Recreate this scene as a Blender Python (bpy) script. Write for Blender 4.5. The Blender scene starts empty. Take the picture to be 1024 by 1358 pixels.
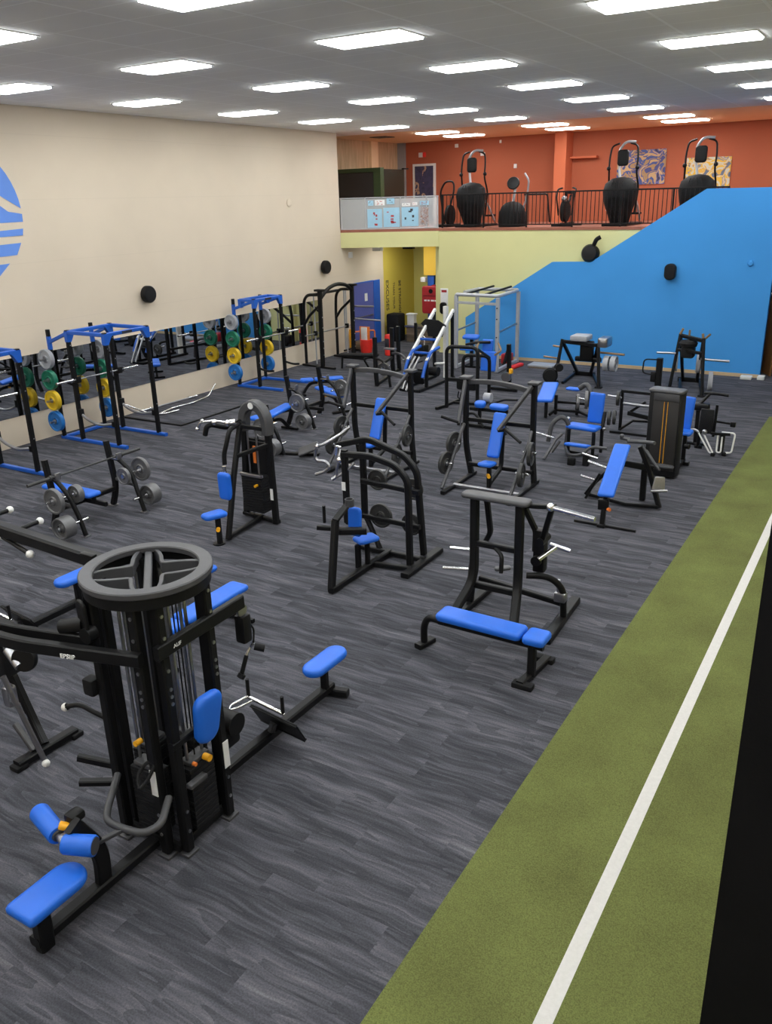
import bpy, bmesh, math, random
from mathutils import Vector as V, Matrix
random.seed(7)
PI = math.pi
S = bpy.context.scene
COL = S.collection

# ------------------------------------------------------------------ materials
def mk(name):
    m = bpy.data.materials.new(name); m.use_nodes = True
    nt = m.node_tree
    return m, nt, nt.nodes['Principled BSDF']

def N(nt, kind, **kw):
    n = nt.nodes.new(kind)
    for k, v in kw.items():
        if hasattr(n, k): setattr(n, k, v)
        else: n.inputs[k].default_value = v
    return n

def rgb(r, g, b):
    f = lambda c: (c/255/12.92) if c/255 <= .04045 else ((c/255+.055)/1.055)**2.4
    return (f(r), f(g), f(b), 1)

def mat(name, col, rough=.5, metal=0, var=.12, scale=6, bump=0, bscale=60, spec=.5):
    """plain painted / moulded surface with a little procedural unevenness"""
    m, nt, b = mk(name)
    tc = N(nt, 'ShaderNodeTexCoord')
    no = N(nt, 'ShaderNodeTexNoise', Scale=scale, Detail=3.0)
    nt.links.new(tc.outputs['Object'], no.inputs['Vector'])
    r = N(nt, 'ShaderNodeValToRGB')
    e = r.color_ramp.elements
    e[0].position = .25; e[1].position = .75
    e[0].color = (col[0]*(1-var), col[1]*(1-var), col[2]*(1-var), 1)
    e[1].color = (min(1, col[0]*(1+var)), min(1, col[1]*(1+var)), min(1, col[2]*(1+var)), 1)
    nt.links.new(no.outputs['Fac'], r.inputs['Fac'])
    nt.links.new(r.outputs['Color'], b.inputs['Base Color'])
    b.inputs['Roughness'].default_value = rough
    b.inputs['Metallic'].default_value = metal
    b.inputs['Specular IOR Level'].default_value = spec
    if bump:
        n2 = N(nt, 'ShaderNodeTexNoise', Scale=bscale, Detail=4.0)
        nt.links.new(tc.outputs['Object'], n2.inputs['Vector'])
        bp = N(nt, 'ShaderNodeBump', Strength=bump, Distance=.01)
        nt.links.new(n2.outputs['Fac'], bp.inputs['Height'])
        nt.links.new(bp.outputs['Normal'], b.inputs['Normal'])
    return m

M = {}
M['black'] = mat('black_powder_coat', (.0068, .0068, .0075), .42, 0, .15, 9, .05, 300, .22)
M['graphite'] = mat('graphite_powder_coat', (.055, .055, .06), .42, 0, .1, 9, .05, 300)
M['rubber'] = mat('black_rubber', (.008, .008, .009), .7, 0, .2, 20, .15, 150, .25)
M['stack'] = mat('black_cast_plates', (.011, .011, .0125), .5, 0, .2, 30, .1, 120, .25)
M['blue'] = mat('blue_vinyl', (.011, .135, .68), .42, 0, .05, 4, .06, 260)
M['bluemetal'] = mat('blue_powder_coat', (.01, .1, .5), .38, 0, .06, 6)
M['chrome'] = mat('chrome', (.72, .72, .74), .18, 1, .04, 5)
M['steel'] = mat('brushed_steel', (.4, .4, .42), .32, 1, .08, 40)
M['iron'] = mat('grey_cast_iron', (.16, .16, .165), .45, .5, .12, 20, .1, 90)
M['irondark'] = mat('dark_cast_iron', (.045, .045, .045), .5, .3, .12, 20, .1, 90)
M['silver'] = mat('silver_paint', (.44, .45, .48), .35, .25, .06, 8)
M['white'] = mat('white_paint', (.72, .72, .7), .4, 0, .05, 8)
M['plategrey'] = mat('grey_bumper', (.36, .37, .4), .5, 0, .06, 10)
M['plategreen'] = mat('green_bumper', (.005, .16, .09), .5, 0, .08, 10)
M['plateyellow'] = mat('yellow_bumper', (.72, .48, .012), .5, 0, .06, 10)
M['plateblue'] = mat('blue_bumper', (.01, .16, .5), .5, 0, .06, 10)
M['yellow'] = mat('yellow_plastic', (.85, .4, .01), .4, 0, .05, 10)
M['orange'] = mat('orange_plastic', (.8, .2, .03), .4, 0, .05, 10)
M['red'] = mat('red_plastic', (.75, .03, .02), .4, 0, .08, 10)
M['reddark'] = mat('red_cabinet', (.38, .02, .025), .4, 0, .08, 10)
M['paper'] = mat('paper_label', (.75, .75, .75), .6, 0, .04, 20)
M['ink'] = mat('dark_ink', (.02, .02, .03), .6, 0, .05, 20)
M['whiteink'] = mat('white_ink', (.75, .75, .75), .6, 0, .05, 20)
M['gold'] = mat('worn_bronze', (.3, .2, .11), .4, .4, .1, 30)

def m_wall(name, col, joints=True, var=.035, rough=.75):
    m, nt, b = mk(name)
    tc = N(nt, 'ShaderNodeTexCoord')
    no = N(nt, 'ShaderNodeTexNoise', Scale=.7, Detail=5.0)
    nt.links.new(tc.outputs['Object'], no.inputs['Vector'])
    r = N(nt, 'ShaderNodeValToRGB'); e = r.color_ramp.elements
    e[0].position = .3; e[1].position = .7
    e[0].color = (*[c*(1-var) for c in col[:3]], 1); e[1].color = (*[min(1, c*(1+var)) for c in col[:3]], 1)
    nt.links.new(no.outputs['Fac'], r.inputs['Fac'])
    out = r.outputs['Color']
    n2 = N(nt, 'ShaderNodeTexNoise', Scale=90.0, Detail=3.0)
    nt.links.new(tc.outputs['Object'], n2.inputs['Vector'])
    bp = N(nt, 'ShaderNodeBump', Strength=.06, Distance=.01)
    nt.links.new(n2.outputs['Fac'], bp.inputs['Height'])
    nt.links.new(bp.outputs['Normal'], b.inputs['Normal'])
    if joints:      # faint horizontal panel joints every 1.22 m
        sp = N(nt, 'ShaderNodeSeparateXYZ'); nt.links.new(tc.outputs['Object'], sp.inputs[0])
        md = N(nt, 'ShaderNodeMath', operation='PINGPONG'); md.inputs[1].default_value = .61
        nt.links.new(sp.outputs['Z'], md.inputs[0])
        lt = N(nt, 'ShaderNodeMath', operation='LESS_THAN'); lt.inputs[1].default_value = .006
        nt.links.new(md.outputs[0], lt.inputs[0])
        mx = N(nt, 'ShaderNodeMixRGB', blend_type='MULTIPLY'); mx.inputs[2].default_value = (.95, .95, .95, 1)
        nt.links.new(lt.outputs[0], mx.inputs[0]); nt.links.new(out, mx.inputs[1]); out = mx.outputs[0]
    nt.links.new(out, b.inputs['Base Color'])
    b.inputs['Roughness'].default_value = rough
    b.inputs['Specular IOR Level'].default_value = .25
    return m

M['cream'] = m_wall('cream_wall_paint', (.67, .575, .455))
M['yellowwall'] = m_wall('pale_yellow_wall_paint', (.68, .66, .33), False)
M['deepyellow'] = m_wall('deep_yellow_wall_paint', (.66, .52, .09), False)
M['orangeyellow'] = m_wall('orange_yellow_wall_paint', (.72, .46, .06), False)
M['olive'] = m_wall('olive_yellow_wall_paint', (.6, .55, .18), False)
M['bluewall'] = m_wall('blue_wall_paint', (.056, .3, .72), False)
M['redwall'] = m_wall('red_wall_paint', (.38, .105, .052), False)
M['redpillar'] = m_wall('red_pillar_paint', (.52, .14, .065), False)
M['navy'] = m_wall('navy_wall_paint', (.03, .06, .13), False)
M['grey'] = m_wall('grey_wall_paint', (.3, .3, .3), False)
M['peach'] = m_wall('bounce_tinted_ceiling', (.92, .68, .42), False)  # white balcony ceiling, with the red wall's bounce light put into its colour
M['doorblue'] = mat('blue_door_paint', (.09, .11, .36), .45, 0, .05, 3)
M['frameblue'] = mat('bright_blue_frame_paint', (.02, .11, .5), .4, 0, .05, 3)
M['dark'] = mat('dark_grey_panel', (.022, .02, .02), .5, 0, .2, 2)
M['green'] = mat('dark_green_paint', (.03, .055, .018), .5, 0, .1, 3)
M['greendark'] = mat('very_dark_green_panel', (.006, .012, .007), .4, 0, .2, 3)
M['padding'] = mat('black_wall_padding', (.0055, .0055, .0065), .85, 0, .2, 3, .1, 100, .12)
M['redfloor'] = mat('red_balcony_floor', (.3, .1, .06), .6, 0, .12, 4)
M['posterblue'] = mat('pale_blue_paper', (.33, .56, .72), .5, 0, .05, 9)

def m_wood(name, c1, c2, sc=(9, 9, .8)):
    m, nt, b = mk(name)
    tc = N(nt, 'ShaderNodeTexCoord'); mp = N(nt, 'ShaderNodeMapping'); mp.inputs['Scale'].default_value = sc
    nt.links.new(tc.outputs['Object'], mp.inputs['Vector'])
    no = N(nt, 'ShaderNodeTexNoise', Scale=1.6, Detail=6.0, Distortion=.6)
    nt.links.new(mp.outputs[0], no.inputs['Vector'])
    r = N(nt, 'ShaderNodeValToRGB'); r.color_ramp.elements[0].color = (*c1, 1); r.color_ramp.elements[1].color = (*c2, 1)
    r.color_ramp.elements[0].position = .3; r.color_ramp.elements[1].position = .7
    nt.links.new(no.outputs['Fac'], r.inputs['Fac']); nt.links.new(r.outputs['Color'], b.inputs['Base Color'])
    b.inputs['Roughness'].default_value = .45
    return m
M['plywood'] = m_wood('pale_plywood', (.48, .34, .19), (.7, .52, .33))
M['doorwood'] = m_wood('brown_door_veneer', (.2, .085, .025), (.32, .15, .05))
M['skirting'] = m_wood('pale_wood_skirting', (.5, .36, .2), (.62, .46, .28), (1, 9, 9))
M['boxwood'] = m_wood('worn_wood_box', (.1, .075, .05), (.3, .23, .16), (1, 9, 9))

def m_carpet():
    m, nt, b = mk('wavy_grey_carpet')
    L = nt.links.new
    tc = N(nt, 'ShaderNodeTexCoord')
    br = N(nt, 'ShaderNodeTexBrick'); br.offset = .37; br.offset_frequency = 2
    for k, v in (('Scale', 1.0), ('Mortar Size', .0), ('Bias', 0.0), ('Brick Width', 1.0), ('Row Height', .25)):
        br.inputs[k].default_value = v
    br.inputs['Color1'].default_value = (0, 0, 0, 1); br.inputs['Color2'].default_value = (1, 1, 1, 1)
    L(tc.outputs['Object'], br.inputs['Vector'])
    sp = N(nt, 'ShaderNodeSeparateXYZ'); L(tc.outputs['Object'], sp.inputs[0])
    # a slow ripple bends the streaks
    rip = N(nt, 'ShaderNodeTexNoise', Scale=1.5, Detail=1.0); L(tc.outputs['Object'], rip.inputs['Vector'])
    my = N(nt, 'ShaderNodeMath', operation='MULTIPLY_ADD'); L(rip.outputs['Fac'], my.inputs[0]); my.inputs[1].default_value = .13; L(sp.outputs['Y'], my.inputs[2])
    bz = N(nt, 'ShaderNodeMath', operation='MULTIPLY'); L(br.outputs['Color'], bz.inputs[0]); bz.inputs[1].default_value = 7.0
    sx = N(nt, 'ShaderNodeMath', operation='MULTIPLY'); L(sp.outputs['X'], sx.inputs[0]); sx.inputs[1].default_value = .8
    sy = N(nt, 'ShaderNodeMath', operation='MULTIPLY'); L(my.outputs[0], sy.inputs[0]); sy.inputs[1].default_value = 6.2
    cb = N(nt, 'ShaderNodeCombineXYZ'); L(sx.outputs[0], cb.inputs[0]); L(sy.outputs[0], cb.inputs[1]); L(bz.outputs[0], cb.inputs[2])
    n1 = N(nt, 'ShaderNodeTexNoise', Scale=1.0, Detail=2.0, Roughness=.45); L(cb.outputs[0], n1.inputs['Vector'])
    r1 = N(nt, 'ShaderNodeValToRGB'); e = r1.color_ramp.elements
    e[0].position = .28; e[0].color = rgb(52, 53, 58); e[1].position = .74; e[1].color = rgb(101, 101, 107)
    x = r1.color_ramp.elements.new(.45); x.color = rgb(68, 69, 75)
    x = r1.color_ramp.elements.new(.56); x.color = rgb(80, 80, 87)
    k6 = N(nt, 'ShaderNodeMath', operation='MULTIPLY'); L(n1.outputs['Fac'], k6.inputs[0]); k6.inputs[1].default_value = 5.0
    fr = N(nt, 'ShaderNodeMath', operation='FRACT'); L(k6.outputs[0], fr.inputs[0])
    fm = N(nt, 'ShaderNodeMath', operation='MULTIPLY_ADD'); L(fr.outputs[0], fm.inputs[0]); fm.inputs[1].default_value = .15
    f2 = N(nt, 'ShaderNodeMath', operation='MULTIPLY_ADD'); L(n1.outputs['Fac'], f2.inputs[0]); f2.inputs[1].default_value = .72; f2.inputs[2].default_value = .06
    L(f2.outputs[0], fm.inputs[2]); L(fm.outputs[0], r1.inputs['Fac'])
    # fine light threads
    cb2 = N(nt, 'ShaderNodeCombineXYZ')
    sy2 = N(nt, 'ShaderNodeMath', operation='MULTIPLY'); L(my.outputs[0], sy2.inputs[0]); sy2.inputs[1].default_value = 34.0
    sx2 = N(nt, 'ShaderNodeMath', operation='MULTIPLY'); L(sp.outputs['X'], sx2.inputs[0]); sx2.inputs[1].default_value = 2.2
    L(sx2.outputs[0], cb2.inputs[0]); L(sy2.outputs[0], cb2.inputs[1]); L(bz.outputs[0], cb2.inputs[2])
    n2 = N(nt, 'ShaderNodeTexNoise', Scale=1.0, Detail=2.0); L(cb2.outputs[0], n2.inputs['Vector'])
    r2 = N(nt, 'ShaderNodeValToRGB'); r2.color_ramp.elements[0].position = .42; r2.color_ramp.elements[1].position = .72
    r2.color_ramp.elements[0].color = (.82, .82, .83, 1); r2.color_ramp.elements[1].color = (1.42, 1.4, 1.38, 1)
    L(n2.outputs['Fac'], r2.inputs['Fac'])
    mu = N(nt, 'ShaderNodeMixRGB', blend_type='MULTIPLY'); mu.inputs[0].default_value = .75
    L(r1.outputs['Color'], mu.inputs[1]); L(r2.outputs['Color'], mu.inputs[2])
    # pile grain
    n3 = N(nt, 'ShaderNodeTexNoise', Scale=75.0, Detail=4.0, Roughness=.75); L(tc.outputs['Object'], n3.inputs['Vector'])
    r3 = N(nt, 'ShaderNodeValToRGB'); r3.color_ramp.elements[0].color = (.45, .45, .45, 1); r3.color_ramp.elements[1].color = (1.55, 1.55, 1.55, 1); r3.color_ramp.elements[0].position = .25; r3.color_ramp.elements[1].position = .75
    L(n3.outputs['Fac'], r3.inputs['Fac'])
    m2 = N(nt, 'ShaderNodeMixRGB', blend_type='MULTIPLY'); m2.inputs[0].default_value = .8
    L(mu.outputs[0], m2.inputs[1]); L(r3.outputs['Color'], m2.inputs[2])
    L(m2.outputs[0], b.inputs['Base Color'])
    bp = N(nt, 'ShaderNodeBump', Strength=.25, Distance=.004); L(n3.outputs['Fac'], bp.inputs['Height']); L(bp.outputs['Normal'], b.inputs['Normal'])
    b.inputs['Roughness'].default_value = .95; b.inputs['Specular IOR Level'].default_value = .15
    return m
M['carpet'] = m_carpet()

def m_turf():
    m, nt, b = mk('green_turf'); L = nt.links.new
    tc = N(nt, 'ShaderNodeTexCoord')
    n1 = N(nt, 'ShaderNodeTexNoise', Scale=1.3, Detail=4.0); L(tc.outputs['Object'], n1.inputs['Vector'])
    n2 = N(nt, 'ShaderNodeTexNoise', Scale=110.0, Detail=3.0); L(tc.outputs['Object'], n2.inputs['Vector'])
    r1 = N(nt, 'ShaderNodeValToRGB'); e = r1.color_ramp.elements
    e[0].position = .3; e[0].color = rgb(92, 96, 56); e[1].position = .7; e[1].color = rgb(107, 114, 66)
    L(n1.outputs['Fac'], r1.inputs['Fac'])
    r2 = N(nt, 'ShaderNodeValToRGB'); e = r2.color_ramp.elements
    e[0].position = .3; e[0].color = (.6, .6, .58, 1); e[1].position = .7; e[1].color = (1.35, 1.35, 1.3, 1)
    L(n2.outputs['Fac'], r2.inputs['Fac'])
    mu = N(nt, 'ShaderNodeMixRGB', blend_type='MULTIPLY'); mu.inputs[0].default_value = .8
    L(r1.outputs['Color'], mu.inputs[1]); L(r2.outputs['Color'], mu.inputs[2]); L(mu.outputs[0], b.inputs['Base Color'])
    bp = N(nt, 'ShaderNodeBump', Strength=.5, Distance=.008); L(n2.outputs['Fac'], bp.inputs['Height']); L(bp.outputs['Normal'], b.inputs['Normal'])
    b.inputs['Roughness'].default_value = .95; b.inputs['Specular IOR Level'].default_value = .1
    return m
M['turf'] = m_turf()
M['line'] = mat('white_turf_line', (.6, .585, .56), .9, 0, .05, 40, .3, 110)

def m_ceiling():
    m, nt, b = mk('grey_ceiling_tiles'); L = nt.links.new
    tc = N(nt, 'ShaderNodeTexCoord'); sp = N(nt, 'ShaderNodeSeparateXYZ'); L(tc.outputs['Object'], sp.inputs[0])
    def grid(sock, size, off, wid):
        a = N(nt, 'ShaderNodeMath', operation='ADD'); a.inputs[1].default_value = off; L(sock, a.inputs[0])
        p = N(nt, 'ShaderNodeMath', operation='PINGPONG'); p.inputs[1].default_value = size/2; L(a.outputs[0], p.inputs[0])
        l = N(nt, 'ShaderNodeMath', operation='LESS_THAN'); l.inputs[1].default_value = wid; L(p.outputs[0], l.inputs[0])
        return l.outputs[0]
    g1 = grid(sp.outputs['X'], 1.2, 100*1.2+.63, .02); g2 = grid(sp.outputs['Y'], .61, 100*.61+.305, .012)
    mx = N(nt, 'ShaderNodeMath', operation='MAXIMUM'); L(g1, mx.inputs[0]); L(g2, mx.inputs[1])
    no = N(nt, 'ShaderNodeTexNoise', Scale=1.2, Detail=6.0); L(tc.outputs['Object'], no.inputs['Vector'])
    r = N(nt, 'ShaderNodeValToRGB'); e = r.color_ramp.elements
    e[0].color = (.84, .83, .82, 1); e[1].color = (.92, .915, .91, 1); L(no.outputs['Fac'], r.inputs['Fac'])
    c = N(nt, 'ShaderNodeMixRGB'); c.inputs[2].default_value = (1, 1, 1, 1)
    L(mx.outputs[0], c.inputs[0]); L(r.outputs['Color'], c.inputs[1]); L(c.outputs[0], b.inputs['Base Color'])
    b.inputs['Roughness'].default_value = .9; b.inputs['Specular IOR Level'].default_value = .1
    return m
M['ceiling'] = m_ceiling()

def m_emit(name, col, s):
    m, nt, b = mk(name)
    b.inputs['Base Color'].default_value = (.8, .8, .8, 1)
    b.inputs['Emission Color'].default_value = (*col, 1); b.inputs['Emission Strength'].default_value = s
    return m
M['lamp'] = m_emit('lit_diffuser', (.97, 1, .99), 15.0)
m, nt, b = mk('mirror_glass'); b.inputs['Base Color'].default_value = (.62, .64, .66, 1); b.inputs['Metallic'].default_value = 1; b.inputs['Roughness'].default_value = .01
M['mirror'] = m
m, nt, b = mk('clear_panel'); b.inputs['Base Color'].default_value = (.85, .87, .88, 1); b.inputs['Roughness'].default_value = .08
b.inputs['Alpha'].default_value = .3; b.inputs['IOR'].default_value = 1.2
M['glass'] = m

def m_art(name, cols, scale):
    m, nt, b = mk(name); L = nt.links.new
    tc = N(nt, 'ShaderNodeTexCoord'); no = N(nt, 'ShaderNodeTexNoise', Scale=scale, Detail=2.0, Distortion=1.2)
    L(tc.outputs['Object'], no.inputs['Vector'])
    r = N(nt, 'ShaderNodeValToRGB'); r.color_ramp.interpolation = 'CONSTANT'
    e = r.color_ramp.elements
    ps = [.0, .38, .45, .52, .6, .68]
    e[0].position = 0; e[0].color = (*cols[0], 1); e[1].position = ps[1]; e[1].color = (*cols[1], 1)
    for p, c in zip(ps[2:], cols[2:]):
        x = e.new(p); x.color = (*c, 1)
    L(no.outputs['Fac'], r.inputs['Fac']); L(r.outputs['Color'], b.inputs['Base Color']); b.inputs['Roughness'].default_value = .6
    return m
M['artA'] = m_art('abstract_navy_print', [(.05, .06, .2), (.35, .22, .1), (.05, .08, .25), (.5, .33, .16), (.12, .12, .3), (.03, .03, .08)], 2.6)
M['artB'] = m_art('abstract_yellow_print', [(.1, .13, .2), (.6, .35, .05), (.5, .5, .42), (.65, .4, .04), (.2, .22, .25), (.5, .4, .3)], 3.0)
M['artC'] = m_art('mixed_card_print', [(.4, .2, .13), (.2, .2, .22), (.5, .5, .52), (.25, .1, .08), (.5, .42, .35), (.12, .12, .14)], 14.0)
M['artD'] = m_art('abstract_dark_print', [(.03, .03, .07), (.04, .04, .09), (.05, .05, .11), (.04, .04, .09), (.45, .3, .2), (.05, .05, .1)], 2.4)

# ------------------------------------------------------------------ mesh builder (world coordinates)
ORG = {}
def fillet(pts, rad, n=5):
    pts = [V(p) for p in pts]
    if rad <= 0 or len(pts) < 3: return pts
    out = [pts[0]]
    for i in range(1, len(pts)-1):
        a, p, c = pts[i-1], pts[i], pts[i+1]
        d1 = (a-p); d2 = (c-p); l = min(rad, d1.length*.48, d2.length*.48)
        q1 = p+d1.normalized()*l; q2 = p+d2.normalized()*l
        for k in range(n+1):
            t = k/n
            out.append(q1*(1-t)**2 + p*2*t*(1-t) + q2*t*t)
    out.append(pts[-1]); return out

class MB:
    def __init__(s): s.bm = bmesh.new()
    def ring_sweep(s, rings, closed=False, cap=True):
        bm = s.bm; R = [[bm.verts.new(p) for p in r] for r in rings]; n = len(R[0])
        k = len(R)
        for i in range(k if closed else k-1):
            a, b = R[i], R[(i+1) % k]
            for j in range(n): bm.faces.new((a[j], a[(j+1) % n], b[(j+1) % n], b[j]))
        if cap and not closed:
            bm.faces.new(R[0][::-1]); bm.faces.new(R[-1])
        return s
    def frames(s, pts, up, closed):
        pts = [V(p) for p in pts]; k = len(pts); out = []
        u = V(up)
        for i, p in enumerate(pts):
            if closed: t = (pts[(i+1) % k]-pts[i-1]).normalized()
            elif i == 0: t = (pts[1]-p).normalized()
            elif i == k-1: t = (p-pts[i-1]).normalized()
            else: t = ((pts[i+1]-p).normalized()+(p-pts[i-1]).normalized()).normalized()
            w = u - t*u.dot(t)
            if w.length < 1e-3:
                w = V((1, 0, 0))-t*t.x
                if w.length < 1e-2: w = V((0, 1, 0))-t*t.y
            w.normalize(); u = w
            out.append((p, t, w, t.cross(w)))
        return out
    def tube(s, pts, r, fil=0, n=10, closed=False, up=(0, 0, 1)):
        rings = []
        for p, t, w, x in s.frames(fillet(pts, fil), up, closed):
            rings.append([p+w*(math.cos(2*PI*j/n)*r)+x*(math.sin(2*PI*j/n)*r) for j in range(n)])
        return s.ring_sweep(rings, closed)
    def bar(s, pts, w, h, up=(0, 0, 1), fil=0, closed=False):
        """rectangular tube; h along up, w across"""
        c = .16*min(w, h); a, b = w/2, h/2; rings = []
        pr = [(a, b-c), (a-c, b), (c-a, b), (-a, b-c), (-a, c-b), (c-a, -b), (a-c, -b), (a, c-b)]
        fr = s.frames(fillet(pts, fil), up, closed)
        for i, (p, t, q, x) in enumerate(fr):
            k = 1
            rings.append([p+x*(px)+q*(py) for px, py in pr])
        return s.ring_sweep(rings, closed)
    def cyl(s, a, b, r, r2=None, n=18):
        a, b = V(a), V(b); return s.lathe(a, b-a, [(0, r), ((b-a).length, r if r2 is None else r2)], n)
    def lathe(s, o, ax, prof, n=24):
        o = V(o); ax = V(ax).normalized()
        w = V((0, 0, 1))-ax*ax.z
        if w.length < 1e-3: w = V((1, 0, 0))
        w.normalize(); x = ax.cross(w)
        rings = [[o+ax*d+(w*math.cos(2*PI*j/n)+x*math.sin(2*PI*j/n))*max(r, 1e-4) for j in range(n)] for d, r in prof]
        return s.ring_sweep(rings)
    def ball(s, c, r, n=12):
        k = 7
        return s.lathe(V(c)-V((0, 0, r)), (0, 0, 1), [(r-r*math.cos(PI*i/k), r*math.sin(PI*i/k)) for i in range(k+1)], n)
    def box(s, lo, hi, bev=0):
        lo, hi = V(lo), V(hi)
        lo, hi = V([min(a, b) for a, b in zip(lo, hi)]), V([max(a, b) for a, b in zip(lo, hi)])
        c = (lo+hi)/2; d = hi-lo
        return s.obox(c, (1, 0, 0), (0, 1, 0), d, bev)
    def obox(s, c, u, v, d, bev=0):
        """oriented box: d = sizes along u, v, u x v"""
        u = V(u).normalized(); v = V(v); v = (v-u*v.dot(u)).normalized(); w = u.cross(v); c = V(c)
        bm2 = bmesh.new(); bmesh.ops.create_cube(bm2, size=1)
        for q in bm2.verts: q.co = c+u*(q.co.x*d[0])+v*(q.co.y*d[1])+w*(q.co.z*d[2])
        if bev: bmesh.ops.bevel(bm2, geom=bm2.edges[:], offset=min(bev, min(d)*.45), segments=2, affect='EDGES', profile=.5)
        me = bpy.data.meshes.new('tmp'); bm2.to_mesh(me); bm2.free(); s.bm.from_mesh(me); bpy.data.meshes.remove(me)
        return s
    def prism(s, pts, d):
        """flat outline extruded by vector d"""
        d = V(d); a = [s.bm.verts.new(V(p)) for p in pts]; b = [s.bm.verts.new(V(p)+d) for p in pts]; n = len(a)
        s.bm.faces.new(a); s.bm.faces.new(b[::-1])
        for j in range(n): s.bm.faces.new((a[j], b[j], b[(j+1) % n], a[(j+1) % n]))
        return s
    def pad(s, c, u, nrm, L, W, T, rc=.05, taper=1.0, e=None, radii=None):
        """upholstered cushion: u = length direction, nrm = thickness direction; taper = width factor at the -u end"""
        c = V(c); u = V(u).normalized(); nrm = V(nrm); nrm = (nrm-u*nrm.dot(u)).normalized(); w = nrm.cross(u)
        e = e or min(T*.42, .03)
        cor = [(-L/2, -W/2*taper), (L/2, -W/2), (L/2, W/2), (-L/2, W/2*taper)]
        rr = radii or [rc]*4; out = []
        for i in range(4):
            p = V(cor[i]); a = V(cor[i-1]); b = V(cor[(i+1) % 4]); r = min(rr[i], (a-p).length*.499, (b-p).length*.499)
            q1 = p+(a-p).normalized()*r; q2 = p+(b-p).normalized()*r
            for k in range(8):
                # circular corner
                t = k/7*PI/2; out.append(p+(q1-p)*(1-math.sin(t))+(q2-p)*(1-math.cos(t)))
        rings = []
        for z, ins in ((-T/2, e), (-T/2+e*.35, e*.3), (-T/2+e, 0), (T/2-e, 0), (T/2-e*.35, e*.3), (T/2-e*.08, e*.75), (T/2, e*1.6)):
            fx, fy = 1-2*ins/L, 1-2*ins/W
            rings.append([c+u*(p.x*fx)+w*(p.y*fy)+nrm*z for p in out])
        return s.ring_sweep(rings)
    def mesh(s, name, m, off, smooth=True):
        bm = s.bm
        bmesh.ops.translate(bm, verts=bm.verts[:], vec=-V(off))
        bmesh.ops.recalc_face_normals(bm, faces=bm.faces[:])
        me = bpy.data.meshes.new(name); bm.to_mesh(me); bm.free()
        me.materials.append(m if not isinstance(m, str) else M[m])
        for p in me.polygons: p.use_smooth = smooth
        if smooth: me.set_sharp_from_angle(angle=math.radians(38))
        return me
    def groups(s):
        """islands of the mesh, joined where their bounds touch"""
        bm = s.bm; seen = set(); isl = []
        bm.verts.ensure_lookup_table()
        for v in bm.verts:
            if v in seen: continue
            st = [v]; seen.add(v); cur = []
            while st:
                x = st.pop(); cur.append(x)
                for e in x.link_edges:
                    y = e.other_vert(x)
                    if y not in seen: seen.add(y); st.append(y)
            isl.append(cur)
        box = [([min(v.co[i] for v in c)-.012 for i in range(3)], [max(v.co[i] for v in c)+.012 for i in range(3)]) for c in isl]
        g = list(range(len(isl)))
        def root(i):
            while g[i] != i: i = g[i]
            return i
        for i in range(len(isl)):
            for j in range(i):
                if all(box[i][0][k] <= box[j][1][k] and box[j][0][k] <= box[i][1][k] for k in range(3)): g[root(i)] = root(j)
        out = {}
        for i, c in enumerate(isl): out.setdefault(root(i), []).extend(c)
        return list(out.values())
    def part(s, name, m, parent, label=None):
        if 'lettering' not in name:
            gs = s.groups(); last = None
            if len(gs) > 1:
                for c in gs[1:]:
                    keep = set(c); nb = s.bm.copy(); idx = {v.index for v in c}
                    s.bm.verts.index_update(); idx = {v.index for v in c}
                    nb.free(); nb = s.bm.copy(); nb.verts.ensure_lookup_table()
                    bmesh.ops.delete(nb, geom=[v for v in nb.verts if v.index not in idx], context='VERTS')
                    q = MB(); q.bm.free(); q.bm = nb; last = q._part(name, m, parent, label)
                s.bm.verts.index_update(); idx = {v.index for v in gs[0]}
                bmesh.ops.delete(s.bm, geom=[v for v in s.bm.verts if v.index not in idx], context='VERTS')
        return s._part(name, m, parent, label)
    def _part(s, name, m, parent, label=None):
        off = ORG[parent.name]; o = bpy.data.objects.new(name, s.mesh(name, m, off))
        COL.objects.link(o); o.parent = parent; ORG[o.name] = off
        if label: o['label'] = label
        return o
    def solo(s, name, m, loc, label, cat, group=None):
        o = bpy.data.objects.new(name, s.mesh(name, m, loc)); COL.objects.link(o); o.location = loc; ORG[o.name] = V(loc)
        o['label'] = label; o['category'] = cat
        if group: o['group'] = group
        return o
    def struct(s, name, m, smooth=True):
        o = bpy.data.objects.new(name, s.mesh(name, m, (0, 0, 0), smooth)); COL.objects.link(o); o['kind'] = 'structure'; ORG[o.name] = V((0, 0, 0))
        return o

def T(name, label, cat, loc, group=None):
    o = bpy.data.objects.new(name, None); o.empty_display_size = .2
    COL.objects.link(o); o.location = loc; o['label'] = label; o['category'] = cat; ORG[o.name] = V(loc)
    if group: o['group'] = group
    return o

def dup(root, loc, label, rotz=0, group=None, rot=None):
    r = root.copy(); COL.objects.link(r); r.location = loc
    r.rotation_euler = rot if rot is not None else (0, 0, rotz)
    r['label'] = label
    if group: r['group'] = group
    elif 'group' in r: del r['group']
    for ch in list(root.children):
        c = ch.copy(); COL.objects.link(c); c.parent = r
        for g in list(ch.children):
            d = g.copy(); COL.objects.link(d); d.parent = c
    return r

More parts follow.
